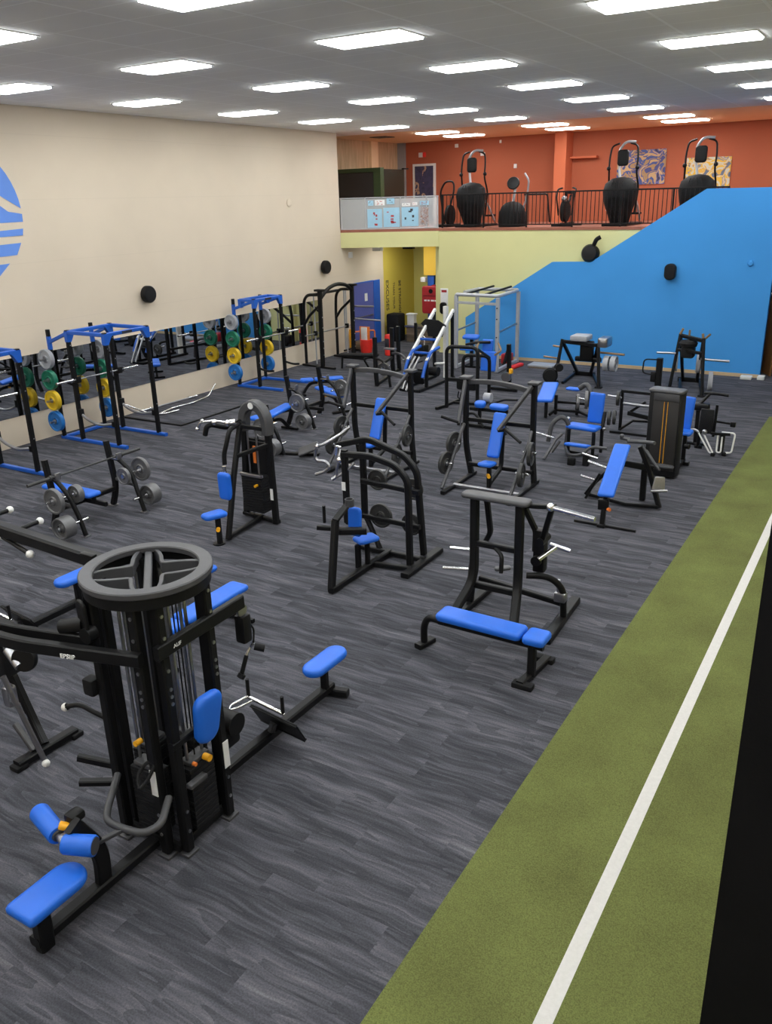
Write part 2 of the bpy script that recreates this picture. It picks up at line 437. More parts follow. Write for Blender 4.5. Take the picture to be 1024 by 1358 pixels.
def text_mesh(txt, size, org, right, up, thick=.003):
    """lettering as real mesh: text starts at org, runs along right, letters stand along up"""
    cu = bpy.data.curves.new('lettering', 'FONT'); cu.body = txt; cu.size = size; cu.extrude = thick
    o = bpy.data.objects.new('lettering', cu); COL.objects.link(o)
    dg = bpy.context.evaluated_depsgraph_get(); me = bpy.data.meshes.new_from_object(o.evaluated_get(dg))
    bpy.data.objects.remove(o); bpy.data.curves.remove(cu)
    right = V(right).normalized(); up = V(up).normalized(); n = right.cross(up)
    mb = MB(); mb.bm.from_mesh(me); bpy.data.meshes.remove(me)
    for v in mb.bm.verts: v.co = V(org)+right*v.co.x+up*v.co.y+n*v.co.z
    return mb

def axis_rot(ax):
    return V((1, 0, 0)).rotation_difference(V(ax).normalized()).to_euler()

# a weight plate, axis along +x, centred on its own middle
PLATES = {}
def plate(key, c, ax, R, Tk, m, label, group=None, hub='steel'):
    k = (key, R, Tk, m)
    if k not in PLATES:
        mb = MB(); h = Tk/2
        mb.lathe((0, 0, 0), (1, 0, 0), [(-h*.6, .025), (-h*.6, R*.3), (-h, R*.34), (-h*.55, R*.42), (-h*.55, R*.8), (-h, R*.86), (-h, R*.97), (-h*.7, R),
                                       (h*.7, R), (h, R*.97), (h, R*.86), (h*.55, R*.8), (h*.55, R*.42), (h, R*.34), (h*.6, R*.3), (h*.6, .025)], 32)
        t = T('weight_plate', label, 'weight plate', (0, 0, 0), group)
        mb.part('disc', m, t)
        MB().lathe((0, 0, 0), (1, 0, 0), [(-h*1.04, .03), (-h*1.04, R*.22), (h*1.04, R*.22), (h*1.04, .03)], 20).part('hub', hub, t, 'steel hub ring' if hub == 'steel' else None)
        t.location = c; t.rotation_euler = axis_rot(ax); PLATES[k] = t
        return t
    return dup(PLATES[k], c, label, 0, group, axis_rot(ax))

# ================================================================== the room
CEIL = 6.62; XL = -15.6; YB = 24.0; ZB = 3.82
MB().box((-17.2, -4, -.2), (3.2, 29.6, 0)).struct('floor', 'carpet', False)
MB().box((-17.2, -4.2, CEIL), (3.2, 24.45, CEIL+.2)).struct('ceiling', 'ceiling', False)
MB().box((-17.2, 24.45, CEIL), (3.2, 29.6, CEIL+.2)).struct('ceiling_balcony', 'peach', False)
MB().box((-17.2, -4, 0), (XL, 23.2, CEIL)).box((-17.2, 23.2, 0), (XL, 25.75, 3.3)).struct('wall_left', 'cream', False)
MB().box((-17.2, -4.2, 0), (3.2, -4, CEIL)).struct('wall_front', 'cream', False)
MB().box((3, -4, 0), (3.2, 22.9, CEIL)).struct('wall_right', 'cream', False)
MB().box((-17.2, 25.75, 0), (XL, 27.9, 3.3)).struct('wall_alcove_side', 'deepyellow', False)
MB().box((-17.2, 27.9, 0), (-12.68, 28.1, 3.3)).struct('wall_alcove_back', 'olive', False)
MB().box((-14.42, 26.5, 2.2), (-12.9, 26.7, 3.3)).struct('trim_1', 'orangeyellow', False)
MB().box((-14.3, 26.55, 0), (-14.05, 26.65, 2.2)).struct('trim_2', 'frameblue', False)
MB().box((-12.9, 24.5, 0), (-12.68, 28.1, ZB-.02)).box((-12.68, 24.3, 0), (-3.25, 24.5, ZB-.02)).struct('wall_back', 'yellowwall', False)
# balcony floor: over the alcove its edge runs a little askew
MB().prism([(-17.2, 23.2, ZB), (-15.6, 23.2, ZB), (-12.68, 24.28, ZB), (3, 24.28, ZB), (3, 29.6, ZB), (-17.2, 29.6, ZB)], (0, 0, -.08)).struct('floor_balcony', 'redfloor', False)
MB().prism([(-15.6, 23.2, ZB-.08), (-12.68, 24.28, ZB-.08), (-12.68, 24.5, ZB-.08), (-15.6, 23.45, ZB-.08)], (0, 0, -.46)).struct('trim_3', 'yellowwall', False)
MB().prism([(-15.6, 23.4, 3.34), (-12.68, 24.48, 3.34), (-12.68, 28.1, 3.34), (-15.6, 28.1, 3.34)], (0, 0, .3)).struct('ceiling_alcove', 'cream', False)
MB().box((-17.2, 29.4, ZB), (3.2, 29.6, CEIL)).struct('wall_balcony_back', 'redwall', False)
MB().box((-17.2, 23.2, ZB), (-17, 29.4, CEIL)).struct('wall_balcony_side', 'plywood', False)
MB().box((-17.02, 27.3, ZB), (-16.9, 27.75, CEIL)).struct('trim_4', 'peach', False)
MB().box((-17, 29.28, ZB), (-16.7, 29.4, CEIL)).struct('trim_5', 'grey', False)
MB().box((-10.69, 28.75, ZB), (-10.29, 29.4, CEIL)).struct('trim_6', 'redpillar', False)
MB().prism([(-11.6, YB, 0), (-2.98, YB, 0), (-2.98, YB, 4.73), (-4.79, YB, 4.74), (-7.72, YB, 2.9), (-8.87, YB, 2.88), (-11.6, YB, 1.2)], (0, .18, 0)).struct('wall_stair', 'bluewall', False)
MB().box((-11.6, YB-.015, 0), (-2.98, YB, .09)).struct('baseboard_back', 'skirting', False)
# slanted wall beyond the blue wall with its wooden door
a, b = V((-3.2, 25.28, 0)), V((-2.0, 22.9, 0)); d = (b-a).normalized(); nn = V((-d.y, d.x, 0))*-1
def slab(a, b, z0, z1, th, off=0):
    d = (b-a).normalized(); n = V((d.y, -d.x, 0)); n = n if n.x < 0 else -n
    p = [a+n*off, b+n*off, b+n*(off-th), a+n*(off-th)]
    return MB().prism([(q.x, q.y, z0) for q in p], (0, 0, z1-z0))
slab(a, b, 0, CEIL, .15).struct('wall_slanted', 'navy', False)
MB().box((-2.0, 22.9, 0), (3.2, 23.1, CEIL)).struct('wall_far_right', 'navy', False)
dr = slab(a+d*.1, a+d*1.05, .01, 2.04, .05, .06).struct('door_1', 'doorwood', False)
q = MB(); q.bar([a+d*.06+V((0, 0, 2.07)), a+d*1.1+V((0, 0, 2.07))], .12, .05); q.part('door_frame', 'white', dr)
h = MB()
for z in (.35, 1.1, 1.85): h.obox(a+d*.12+nn*-.0+V((0, 0, z))+V((-d.y, d.x, 0)).normalized()*.065*(1 if V((-d.y, d.x, 0)).x < 0 else -1), d, (0, 0, 1), (.05, .1, .02))
h.part('door_hinge', 'black', dr)
MB().box((-.25, 2.75, .02), (.35, 3.75, CEIL)).struct('trim_7', 'padding', False)

# mirror along the cream wall
mi = MB().box((XL, 1.0, .62), (XL+.012, 21.1, 1.83)).solo('wall_mirror', 'mirror', (XL, 11, .62), 'long frameless mirror on the cream wall behind the blue racks', 'mirror')
MB().box((XL, 21.16, .62), (XL+.012, 21.86, 1.83)).solo('wall_mirror', 'mirror', (XL, 21.5, .62), 'narrow mirror panel on the cream wall behind the black smith machine', 'mirror')

# blue double door in the alcove side wall
X0 = XL
dd = MB().box((X0, 23.72, .01), (X0+.03, 25.02, 2.1)).struct('door_2', 'doorblue', False)
MB().box((X0, 25.02, .01), (X0+.05, 25.42, 2.13)).box((X0, 23.62, 2.1), (X0+.04, 25.02, 2.14)).part('door_frame', 'frameblue', dd)
MB().box((X0+.03, 24.45, 1.5), (X0+.036, 24.62, 1.75)).part('door_notice', 'paper', dd, 'white notice')
MB().tube([(X0+.03, 23.85, 1.02), (X0+.1, 23.85, 1.02), (X0+.1, 24.85, 1.02), (X0+.03, 24.85, 1.02)], .02).part('push_bar', 'steel', dd)
# lettering on the yellow wall, reading downwards
tx = T('wall_lettering', 'dark vertical slogan reading BE STRONGER THAN YOUR EXCUSES on yellow wall', 'lettering', (XL+.002, 26.6, 1.6))
for s_, sz, o_ in (('BE STRONGER', .2, (XL+.004, 26.78, 1.98)), ('THAN YOUR', .16, (XL+.004, 26.38, 1.94)), ('EXCUSES', .26, (XL+.004, 25.9, 2.06))):
    text_mesh(s_, sz, o_, (0, 0, -1), (0, 1, 0)).part('lettering_line', 'ink', tx)

# turf strip
tf = T('turf_strip', 'green artificial turf strip running along the right side of the floor', 'turf', (-.5, 8, 0))
MB().box((-2.14, -3.5, 0), (1.4, 19.72, .012)).part('turf_mat', 'turf', tf)
MB().box((-1.235, -3.5, .008), (-1.13, 19.3, .0145)).part('line_marking', 'line', tf, 'white painted line')

# ceiling light panels
ORD = ['first', 'second', 'third', 'fourth', 'fifth', 'sixth', 'seventh', 'eighth', 'ninth']
proto = T('ceiling_light', 'x', 'ceiling light', (0, 0, CEIL))
f = MB(); f.bar([(-.62, -.33, CEIL-.006), (.62, -.33, CEIL-.006), (.62, .33, CEIL-.006), (-.62, .33, CEIL-.006)], .04, .014, closed=True); f.part('light_frame', 'white', proto)
MB().box((-.6, -.31, CEIL-.035), (.6, .31, CEIL-.002)).part('diffuser', 'lamp', proto, 'glowing white diffuser')
cols = [-13.45, -9.9, -6.35, -2.8, .75]
rows = [22.5, 19.5, 16.45, 13.35, 10.3, 7.25, 4.2, 1.15, -1.9]
first = True
def place_light(x, y, label, group):
    global first
    if first:
        proto.location = (x, y, CEIL); proto['label'] = label; proto['group'] = group; first = False
    else: dup(proto, (x, y, CEIL), label, 0, group)
for i, y in enumerate(rows):
    for j, x in enumerate(cols):
        if j == 4 and i < 2: continue
        place_light(x, y, 'lit rectangular ceiling panel, %s row out from the balcony, %s from the cream wall' % (ORD[i], ORD[j]), 'ceiling panels over the gym floor')
for i, y in enumerate((27.4, 25.5)):
    for j, x in enumerate((-13.35, -9.8, -6.26, -2.7)):
        place_light(x, y, 'lit ceiling panel over the balcony, %s from the red wall, %s from the left' % (('nearest' if i == 0 else 'second row'), ORD[j]), 'ceiling panels over the balcony')
lamp2 = dup(proto, (-14.4, 25.4, 3.33), 'lit ceiling panel under the balcony inside the alcove'); lamp2.scale = (.72, .72, 1)
MB().box((-15.9, 25.6, CEIL-.02), (-15.3, 26.2, CEIL)).solo('ceiling_vent', 'dark', (-15.6, 25.9, CEIL-.02), 'dark square vent in the balcony ceiling above the plywood wall', 'vent')

# painted emblem on the cream wall
def W(y, z, x=XL+.004): return (x, y, z)
lg = T('wall_emblem', 'round blue mountain and water emblem painted on cream wall', 'emblem', (XL, 10.2, 4.65))
cy, cz, R = 10.33, 4.62, 1.36
def arc(a0, a1, n=24): return [(cy+R*math.cos(math.radians(a0+(a1-a0)*k/n)), cz+R*math.sin(math.radians(a0+(a1-a0)*k/n))) for k in range(n+1)]
def zat(y, s=1): return cz+s*math.sqrt(max(0, R*R-(y-cy)**2))
def flat(pts, nm, par=lg): MB().prism([W(y, z) for y, z in pts], (.004, 0, 0)).part(nm, 'emblem', par)
M['emblem'] = mat('emblem_blue_paint', (.12, .27, .74), .6, 0, .05, 2)
flat(arc(4, 180)+[(9.9, 5.55), (10.6, 5.4), (11.3, 4.93)], 'mountain_sky')
flat([(9.2, 4.45), (10.2, 5.15), (10.9, 5.0), (11.38, 4.66), (11.69, 4.61), (11.685, 4.46), (9.0, 4.42)], 'mountain')
flat([(9.02, 4.31), (11.0, 4.3), (11.66, 4.33), (11.63, 4.2), (9.05, 4.14)], 'water_stripe')
flat([(9.15, 3.97), (11.56, 4.06), (11.42, 3.83), (9.3, 3.76)], 'water_stripe')
flat([(9.5, 3.6), (11.22, 3.68), (10.9, 3.42), (9.9, 3.38)], 'water_stripe')

# small things on the walls
def round_speaker(loc, ax, label, R=.14):
    ax = V(ax); t = T('wall_speaker', label, 'speaker', loc)
    MB().lathe(V(loc)+ax*.04, ax, [(0, R*.9), (.02, R), (.12, R), (.15, R*.9)], 28).part('housing', 'black', t)
    MB().lathe(V(loc)+ax*.19, ax, [(-.002, R*.82), (.004, R*.8), (.008, .02)], 28).part('grille', 'rubber', t)
    MB().cyl(V(loc), V(loc)+ax*.05, .04).part('bracket', 'black', t)
    return t
round_speaker((XL, 14.73, 2.72), (1, 0, 0), 'round black speaker on cream wall above the second blue rack', .2)
round_speaker((XL, 22.15, 2.78), (1, 0, 0), 'round black speaker on cream wall above the black smith machine', .2)
t = T('wall_speaker', 'upright oval black speaker on the blue wall', 'speaker', (-5.5, YB, 2.68))
MB().pad((-5.5, YB-.1, 2.68), (0, 0, 1), (0, -1, 0), .42, .3, .16, .13).part('housing', 'black', t)
MB().pad((-5.5, YB-.182, 2.68), (0, 0, 1), (0, -1, 0), .36, .24, .01, .1).part('grille', 'rubber', t)
MB().box((-5.54, YB-.03, 2.64), (-5.46, YB, 2.72)).part('bracket', 'black', t)
t = T('wall_speaker', 'round black speaker with stalk on yellow wall above the blue slope', 'speaker', (-7.75, 24.3, 3.1))
MB().lathe((-7.78, 24.24, 3.1), (0, -1, .15), [(0, .17), (.05, .24), (.2, .25), (.28, .2), (.3, .03)], 28).part('housing', 'black', t)
MB().tube([(-7.72, 24.1, 3.28), (-7.62, 24.05, 3.5), (-7.52, 24.1, 3.56)], .06, .06).part('stalk', 'black', t)
MB().lathe((-3.53, YB, 2.92), (0, -1, 0), [(0, .075), (.03, .075), (.05, .05), (.05, .01)]).solo('wall_cover_plate', 'bluewall', (-3.53, YB, 2.92), 'small round blue cover on the blue wall near its right end', 'cover')
MB().lathe((XL, 20.62, 4.67), (1, 0, 0), [(0, .11), (.02, .11), (.03, .08), (.03, .01)]).solo('wall_cover_plate', 'cream', (XL, 20.62, 4.67), 'small round cream cover high on the cream wall', 'cover')
t = T('hand_sanitizer_dispenser', 'white and black hand sanitizer dispenser on pale yellow wall', 'dispenser', (-12.5, 24.3, 1.6))
MB().box((-12.62, 24.28, 1.5), (-12.36, 24.305, 2.02), .004).part('back_panel', 'paper', t)
MB().box((-12.58, 24.275, 1.9), (-12.4, 24.281, 1.97)).part('notice', 'reddark', t, 'dark red printed strip')
MB().pad((-12.49, 24.22, 1.42), (0, 0, 1), (0, -1, 0), .36, .22, .12, .09).part('dispenser_body', 'black', t)
t = T('first_aid_cabinet', 'red rounded first aid cabinet hanging beside the blue post in alcove', 'cabinet', (-13.9, 26.2, 1.25))
MB().box((-13.98, 26.22, .9), (-13.86, 26.5, 1.9)).part('mount', 'reddark', t)
MB().pad((-13.92, 26.13, 1.42), (0, 0, 1), (0, -1, 0), .92, .68, .18, .08).part('body', 'reddark', t)
MB().lathe((-13.9, 26.03, 1.72), (0, -1, 0), [(0, .075), (.02, .075), (.02, .01)]).part('lock', 'black', t)
for x_, w_ in ((-14.16, .1), (-14.03, .08), (-13.9, .12), (-13.76, .07)): MB().box((x_, 26.034, 1.38), (x_+w_, 26.04, 1.43)).part('printed_mark', 'whiteink', t, 'worn white print')
MB().box((-14.2, 26.036, 1.55), (-13.64, 26.045, 1.565)).part('seam', 'black', t)
t = T('wall_lamp', 'small pale blue emergency lamp on the orange bulkhead', 'lamp', (-14.4, 26.5, 2.05))
MB().box((-14.48, 26.35, 1.98), (-14.28, 26.5, 2.14), .02).part('housing', 'white', t)
MB().box((-15.0, 24.1, 3.14), (-14.7, 24.3, 3.34), .01).solo('ceiling_sensor', 'white', (-14.85, 24.2, 3.34), 'white square sensor under the balcony edge, left of the black one', 'sensor')
MB().box((-14.1, 24.5, 3.18), (-13.75, 24.7, 3.34), .01).solo('ceiling_sensor', 'black', (-13.9, 24.6, 3.34), 'black square sensor under the balcony edge', 'sensor')
MB().box((XL, 23.6, 2.95), (XL+.04, 23.8, 3.13), .006).solo('wall_switch', 'paper', (XL, 23.7, 3.0), 'small white square box on wall above the blue door', 'box')

# ================================================================== balcony
g = T('glass_balustrade', 'clear balustrade panel with pale posts on the balcony above the alcove', 'balustrade', (-14.1, 23.75, ZB))
P0, P1 = V((-15.6, 23.24, 0)), V((-12.7, 24.32, 0))
def on(t_, z): p = P0+(P1-P0)*t_; return V((p.x, p.y, z))
MB().obox((P0+P1)/2+V((0, 0, ZB+.46)), P1-P0, (0, 0, 1), ((P1-P0).length, .88, .012)).part('clear_panel', 'glass', g)
MB().bar([on(0, ZB+.93), on(1, ZB+.93)], .04, .03).bar([on(0, ZB+.015), on(1, ZB+.015)], .04, .03).part('rail', 'silver', g)
for t_ in (.012, .26, .62, .88, .992): MB().bar([on(t_, ZB), on(t_, ZB+.93)], .03, .03, (1, 0, 0)).part('post', 'silver', g)
dn = (P1-P0).normalized(); fn = V((dn.y, -dn.x, 0))
def sheet(nm, t0, t1, z0, z1, m, label, art=None, cat='poster', off=.014):
    a = on(t0, z0)+fn*off; b = on(t1, z0)+fn*off
    o = MB().prism([a, b, V((b.x, b.y, z1)), V((a.x, a.y, z1))], fn*.004).solo(nm, m, (a.x, a.y, z0), label, cat)
    if art:
        rr = random.Random(art)
        for k in range(rr.randint(5, 8)):
            u_ = t0+(t1-t0)*rr.uniform(.12, .7); v_ = z0+(z1-z0)*rr.uniform(.1, .8); w_ = (t1-t0)*rr.uniform(.08, .2); h_ = (z1-z0)*rr.uniform(.05, .14)
            a2 = on(u_, v_)+fn*(off+.004); b2 = on(u_+w_, v_)+fn*(off+.004)
            MB().prism([a2, b2, V((b2.x, b2.y, v_+h_)), V((a2.x, a2.y, v_+h_))], fn*.002).part('printed_figure', 'reddark' if art % 2 else 'ink', o)
    return o
sheet('wall_poster', .28, .43, ZB+.05, ZB+.6, 'posterblue', 'pale blue exercise poster on balustrade, leftmost of three', 1)
sheet('wall_poster', .445, .61, ZB+.06, ZB+.63, 'posterblue', 'pale blue exercise poster on balustrade, middle of three', 3)
sheet('wall_poster', .63, .8, ZB+.07, ZB+.63, 'posterblue', 'pale blue exercise poster on balustrade, rightmost of three', 2)
sheet('notice_card', .29, .345, ZB+.7, ZB+.85, 'posterblue', 'small square card on balustrade, nearest the cream wall', 4, 'card')
sheet('notice_card', .36, .46, ZB+.7, ZB+.86, 'paper', 'white wide card on balustrade above the leftmost pale blue poster', 5, 'card')
sheet('notice_card', .48, .56, ZB+.73, ZB+.9, 'posterblue', 'pale blue card on balustrade above the middle poster', 6, 'card')
sheet('notice_card', .635, .72, ZB+.66, ZB+.75, 'paper', 'white low card on balustrade above the rightmost pale blue poster', 8, 'card')
sheet('notice_card', .74, .79, ZB+.68, ZB+.77, 'paper', 'tiny white and red card right above the rightmost poster', 7, 'card')
sheet('notice_card', .82, .9, ZB+.1, ZB+.62, 'artC', 'narrow mixed picture sheet near the right end of the balustrade', None, 'card')
sheet('notice_card', .815, .905, ZB+.68, ZB+.8, 'posterblue', 'pale blue strip above the mixed picture sheet on balustrade', 9, 'card')

r = T('balcony_railing', 'black vertical bar railing along the balcony edge', 'railing', (-8.7, 24.4, ZB))
RX0, RX1, RY = -12.62, -4.3, 24.38
MB().bar([(RX0, RY, ZB+.95), (RX1, RY, ZB+.95)], .05, .04).part('top_rail', 'black', r)
MB().bar([(RX0, RY, ZB+.08), (RX1, RY, ZB+.08)], .03, .03).part('bottom_rail', 'black', r)
for k in range(7):
    x = RX0+.02+(RX1-RX0-.04)*k/6
    MB().bar([(x, RY, ZB), (x, RY, ZB+.95)], .045, .045, (1, 0, 0)).part('post', 'black', r)
b0 = None
nb = 72
for k in range(nb):
    x = RX0+.06+(RX1-RX0-.12)*k/(nb-1)
    if b0 is None: b0 = MB().bar([(x, RY, ZB+.08), (x, RY, ZB+.95)], .018, .018, (1, 0, 0)).part('baluster', 'black', r)
    else:
        c = b0.copy(); COL.objects.link(c); c.parent = r; c.location = (x-(RX0+.06), 0, 0)

k = T('dark_kiosk', 'dark green and black panelled booth on the balcony in front of plywood wall', 'booth', (-16, 25.8, ZB))
MB().box((-16.95, 25.05, ZB), (-15.2, 26.6, ZB+1.8)).part('body', 'greendark', k)
MB().box((-16.85, 25.02, ZB+.05), (-15.45, 25.05, ZB+1.7)).part('screen', 'dark', k, 'dark grey front panel')
MB().box((-16.98, 25.0, ZB+1.72), (-15.4, 25.06, ZB+1.84)).box((-15.42, 24.98, ZB), (-15.15, 25.2, ZB+1.84)).part('frame', 'green', k, 'green frame')
MB().box((-15.2, 26.45, ZB+1.8), (-15.1, 26.75, ZB+1.84)).part('edge_trim', 'black', k)

dw = MB().box((-16.4, 29.36, ZB), (-15.45, 29.4, ZB+2.06)).struct('door_3', 'white', False)
MB().box((-16.31, 29.35, ZB), (-15.54, 29.362, ZB+1.98)).part('door_leaf', 'artD', dw, 'navy leaf with pale splash')
t = T('fire_alarm_sounder', 'white and red fire alarm sounder on red wall above the door', 'alarm', (-16.0, 29.4, 6.15))
MB().box((-16.14, 29.34, 6.1), (-15.97, 29.41, 6.26), .01).part('base', 'white', t); MB().box((-15.97, 29.33, 6.1), (-15.85, 29.4, 6.27), .02).part('strobe', 'red', t, 'red half')
for x, z, w_, h_, lb in ((-14.6, 6.42, .13, .12, 'small white box high on the red wall above the tallest left cardio machine'), (-13.57, 6.1, .17, .11, 'white twin sensor box on the red wall between two cardio machines'),
                      (-12.33, 5.66, .11, .14, 'small pale thermostat on red wall, lowest of the wall boxes'), (-12.9, 6.47, .07, .1, 'tiny white camera on the red wall close to ceiling')):
    MB().box((x-w_/2, 29.35, z-h_/2), (x+w_/2, 29.4, z+h_/2), .012).solo('wall_box', 'white', (x, 29.4, z), lb, 'box')
MB().box((-9.05, 29.38, 4.15), (-8.95, 29.4, 4.4), .005).solo('wall_outlet', 'paper', (-9, 29.4, 4.2), 'white outlet plate low on red wall behind the railing', 'outlet')
MB().box((-10.29, 29.15, 5.8), (-9.4, 29.4, 5.86)).solo('wall_shelf', 'redpillar', (-9.85, 29.3, 5.8), 'short red shelf on the red wall beside the pillar', 'shelf')
MB().box((-8.75, 29.36, 4.93), (-7.2, 29.4, 5.97)).solo('wall_picture', 'artA', (-8, 29.38, 4.93), 'navy and tan abstract picture on red wall behind tall cardio machine', 'picture')
MB().box((-6.55, 29.36, 4.78), (-5.22, 29.4, 5.66)).solo('wall_picture', 'artB', (-5.9, 29.38, 4.78), 'yellow and grey abstract picture on red wall, right of the navy one', 'picture')

# tall elliptical with swinging arms (local: faces -y)
def tall_elliptical(x, y, label, s=1.0):
    t = T('elliptical_trainer', label, 'elliptical', (x, y, ZB), 'tall ellipticals on the balcony')
    def p(a, b, c): return (x+a, y+b, ZB+c)
    MB().box(p(-.36, -.4, 0), p(.36, 1.25, .07), .02).part('base', 'black', t)
    mb = MB(); rings = []
    for z, w_, d_, oy in ((.05, .2, .22, .1), (.3, .25, .3, .05), (.6, .33, .38, 0), (.9, .37, .42, 0), (1.12, .33, .36, .02), (1.25, .2, .22, .05), (1.29, .04, .05, .06)):
        rings.append([V(p(1.3*w_*math.cos(2*PI*j/28), oy+d_*math.sin(2*PI*j/28), z)) for j in range(28)])
    mb.ring_sweep(rings).part('drum_housing', 'rubber', t)
    mb = MB()
    for a in (-.2, -.07, .07, .2): mb.tube([p(a*.6, -.24, .2), p(a, -.4+abs(a)*.4, .7), p(a, -.42+abs(a)*.4, .95), p(a*.6, -.3, 1.2)], .012, .2)
    mb.part('rib', 'black', t)
    MB().tube([p(-.02, .0, 1.22), p(-.1, .1, 1.55), p(-.12, .1, 2.0), p(.05, .1, 2.2), p(.3, .2, 2.18)], .035, .12).part('mast', 'silver', t, 'silver mast')
    MB().pad(p(.03, -.02, 1.78), (0, 0, 1), (0, -1, .15), .42, .3, .12, .08).part('console', 'black', t)
    for sx in (-1, 1):
        MB().tube([p(sx*.36, .25, .3), p(sx*.42, .3, 1.0), p(sx*.38, .1, 1.45), p(sx*.4, .15, 1.75), p(sx*.36, .2, 2.1), p(sx*.15, .2, 2.16)], .026, .15).part('swing_arm', 'black', t)
        MB().tube([p(sx*.3, 1.15, .12), p(sx*.34, .6, .55), p(sx*.34, .25, .8)], .03, .1).part('link_arm', 'silver', t, 'silver link arm')
        MB().box(p(sx*.24-.1, .75, .28), p(sx*.24+.1, 1.15, .34), .02).part('pedal', 'black', t)
    MB().ball(p(-.4, .12, 1.52), .06).ball(p(.4, .12, 1.52), .06).part('arm_joint', 'black', t)
    return t
tall_elliptical(-11.95, 25.05, 'tall black elliptical behind the railing, nearest the glass balustrade')
tall_elliptical(-7.32, 25.0, 'tall black elliptical in front of the navy picture')
tall_elliptical(-5.25, 25.0, 'tall black elliptical in front of the yellow picture, partly behind blue wall')
t = T('stepper_machine', 'low domed black stepper with round screen behind the railing', 'cardio machine', (-10.55, 25, ZB))
def p(a, b, c): return (-10.55+a, 25.0+b, ZB+c)
mb = MB(); mb.ring_sweep([[V(p(w_*math.cos(2*PI*j/28), w_*1.05*math.sin(2*PI*j/28), z)) for j in range(28)] for z, w_ in ((0, .4), (.15, .42), (.4, .4), (.58, .32), (.68, .2), (.72, .04))]); mb.part('drum_housing', 'rubber', t)
MB().tube([p(0, .05, .7), p(.02, .15, 1.15)], .04).part('mast', 'silver', t)
MB().lathe(p(-.02, .08, 1.22), (.25, -1, .3), [(0, .17), (.03, .19), (.07, .17), (.08, .02)], 28).part('console', 'black', t)
MB().tube([p(.2, .3, .4), p(.35, .3, .95), p(.42, .2, 1.3), p(.3, .15, 1.5)], .028, .1).part('handlebar', 'silver', t)
MB().tube([p(.2, .4, .9), p(.9, .5, .9), p(1.0, .5, .1)], .025, .08).part('side_rail', 'black', t)
t = T('air_bike', 'small black fan bike behind the middle of the railing', 'exercise bike', (-8.9, 25, ZB))
def p(a, b, c): return (-8.9+a, 25.0+b, ZB+c)
MB().box(p(-.3, -.3, 0), p(.3, -.22, .06)).box(p(-.3, .6, 0), p(.3, .68, .06)).box(p(-.04, -.3, .03), p(.04, .68, .1)).part('base', 'black', t)
MB().lathe(p(-.06, 0, .42), (1, 0, 0), [(0, .05), (0, .3), (.12, .3), (.12, .05)], 28).part('fan_wheel', 'rubber', t)
MB().tube([p(0, .05, .4), p(0, .45, .85)], .035).tube([p(0, .1, .1), p(0, 0, .95)], .035).part('frame', 'black', t)
MB().pad(p(0, .48, .92), (0, 1, 0), (0, 0, 1), .28, .2, .08, .08).part('saddle', 'black', t)
for sx in (-1, 1): MB().tube([p(sx*.2, 0, .3), p(sx*.26, -.05, .8), p(sx*.28, .1, 1.02), p(sx*.15, .15, 1.05)], .024, .08).part('lever', 'black', t)
MB().ball(p(0, -.1, .75), .09).part('console', 'steel', t)
t = T('spin_bike', 'black looped cardio machine beside the right end of the glass balustrade', 'exercise bike', (-12.95, 25.3, ZB))
def p(a, b, c): return (-12.95+a, 25.3+b, ZB+c)
MB().box(p(-.25, -.4, 0), p(.25, .6, .08), .02).part('base', 'black', t)
MB().lathe(p(.1, 0, .35), (1, 0, 0), [(0, .05), (0, .3), (.1, .3), (.1, .05)], 28).part('flywheel', 'rubber', t)
MB().tube([p(-.2, .3, .05), p(-.25, .1, 1.05), p(-.05, .05, 1.35), p(.25, .05, 1.35), p(.3, .0, 1.1), p(.2, -.1, .6)], .03, .15).part('handle_loop', 'black', t)

# ================================================================== blue racks along the cream wall
def foot(mb, x, y, w=.1, d=.1, h=.02): return mb.box((x-w/2, y-d/2, 0), (x+w/2, y+d/2, h), .006)

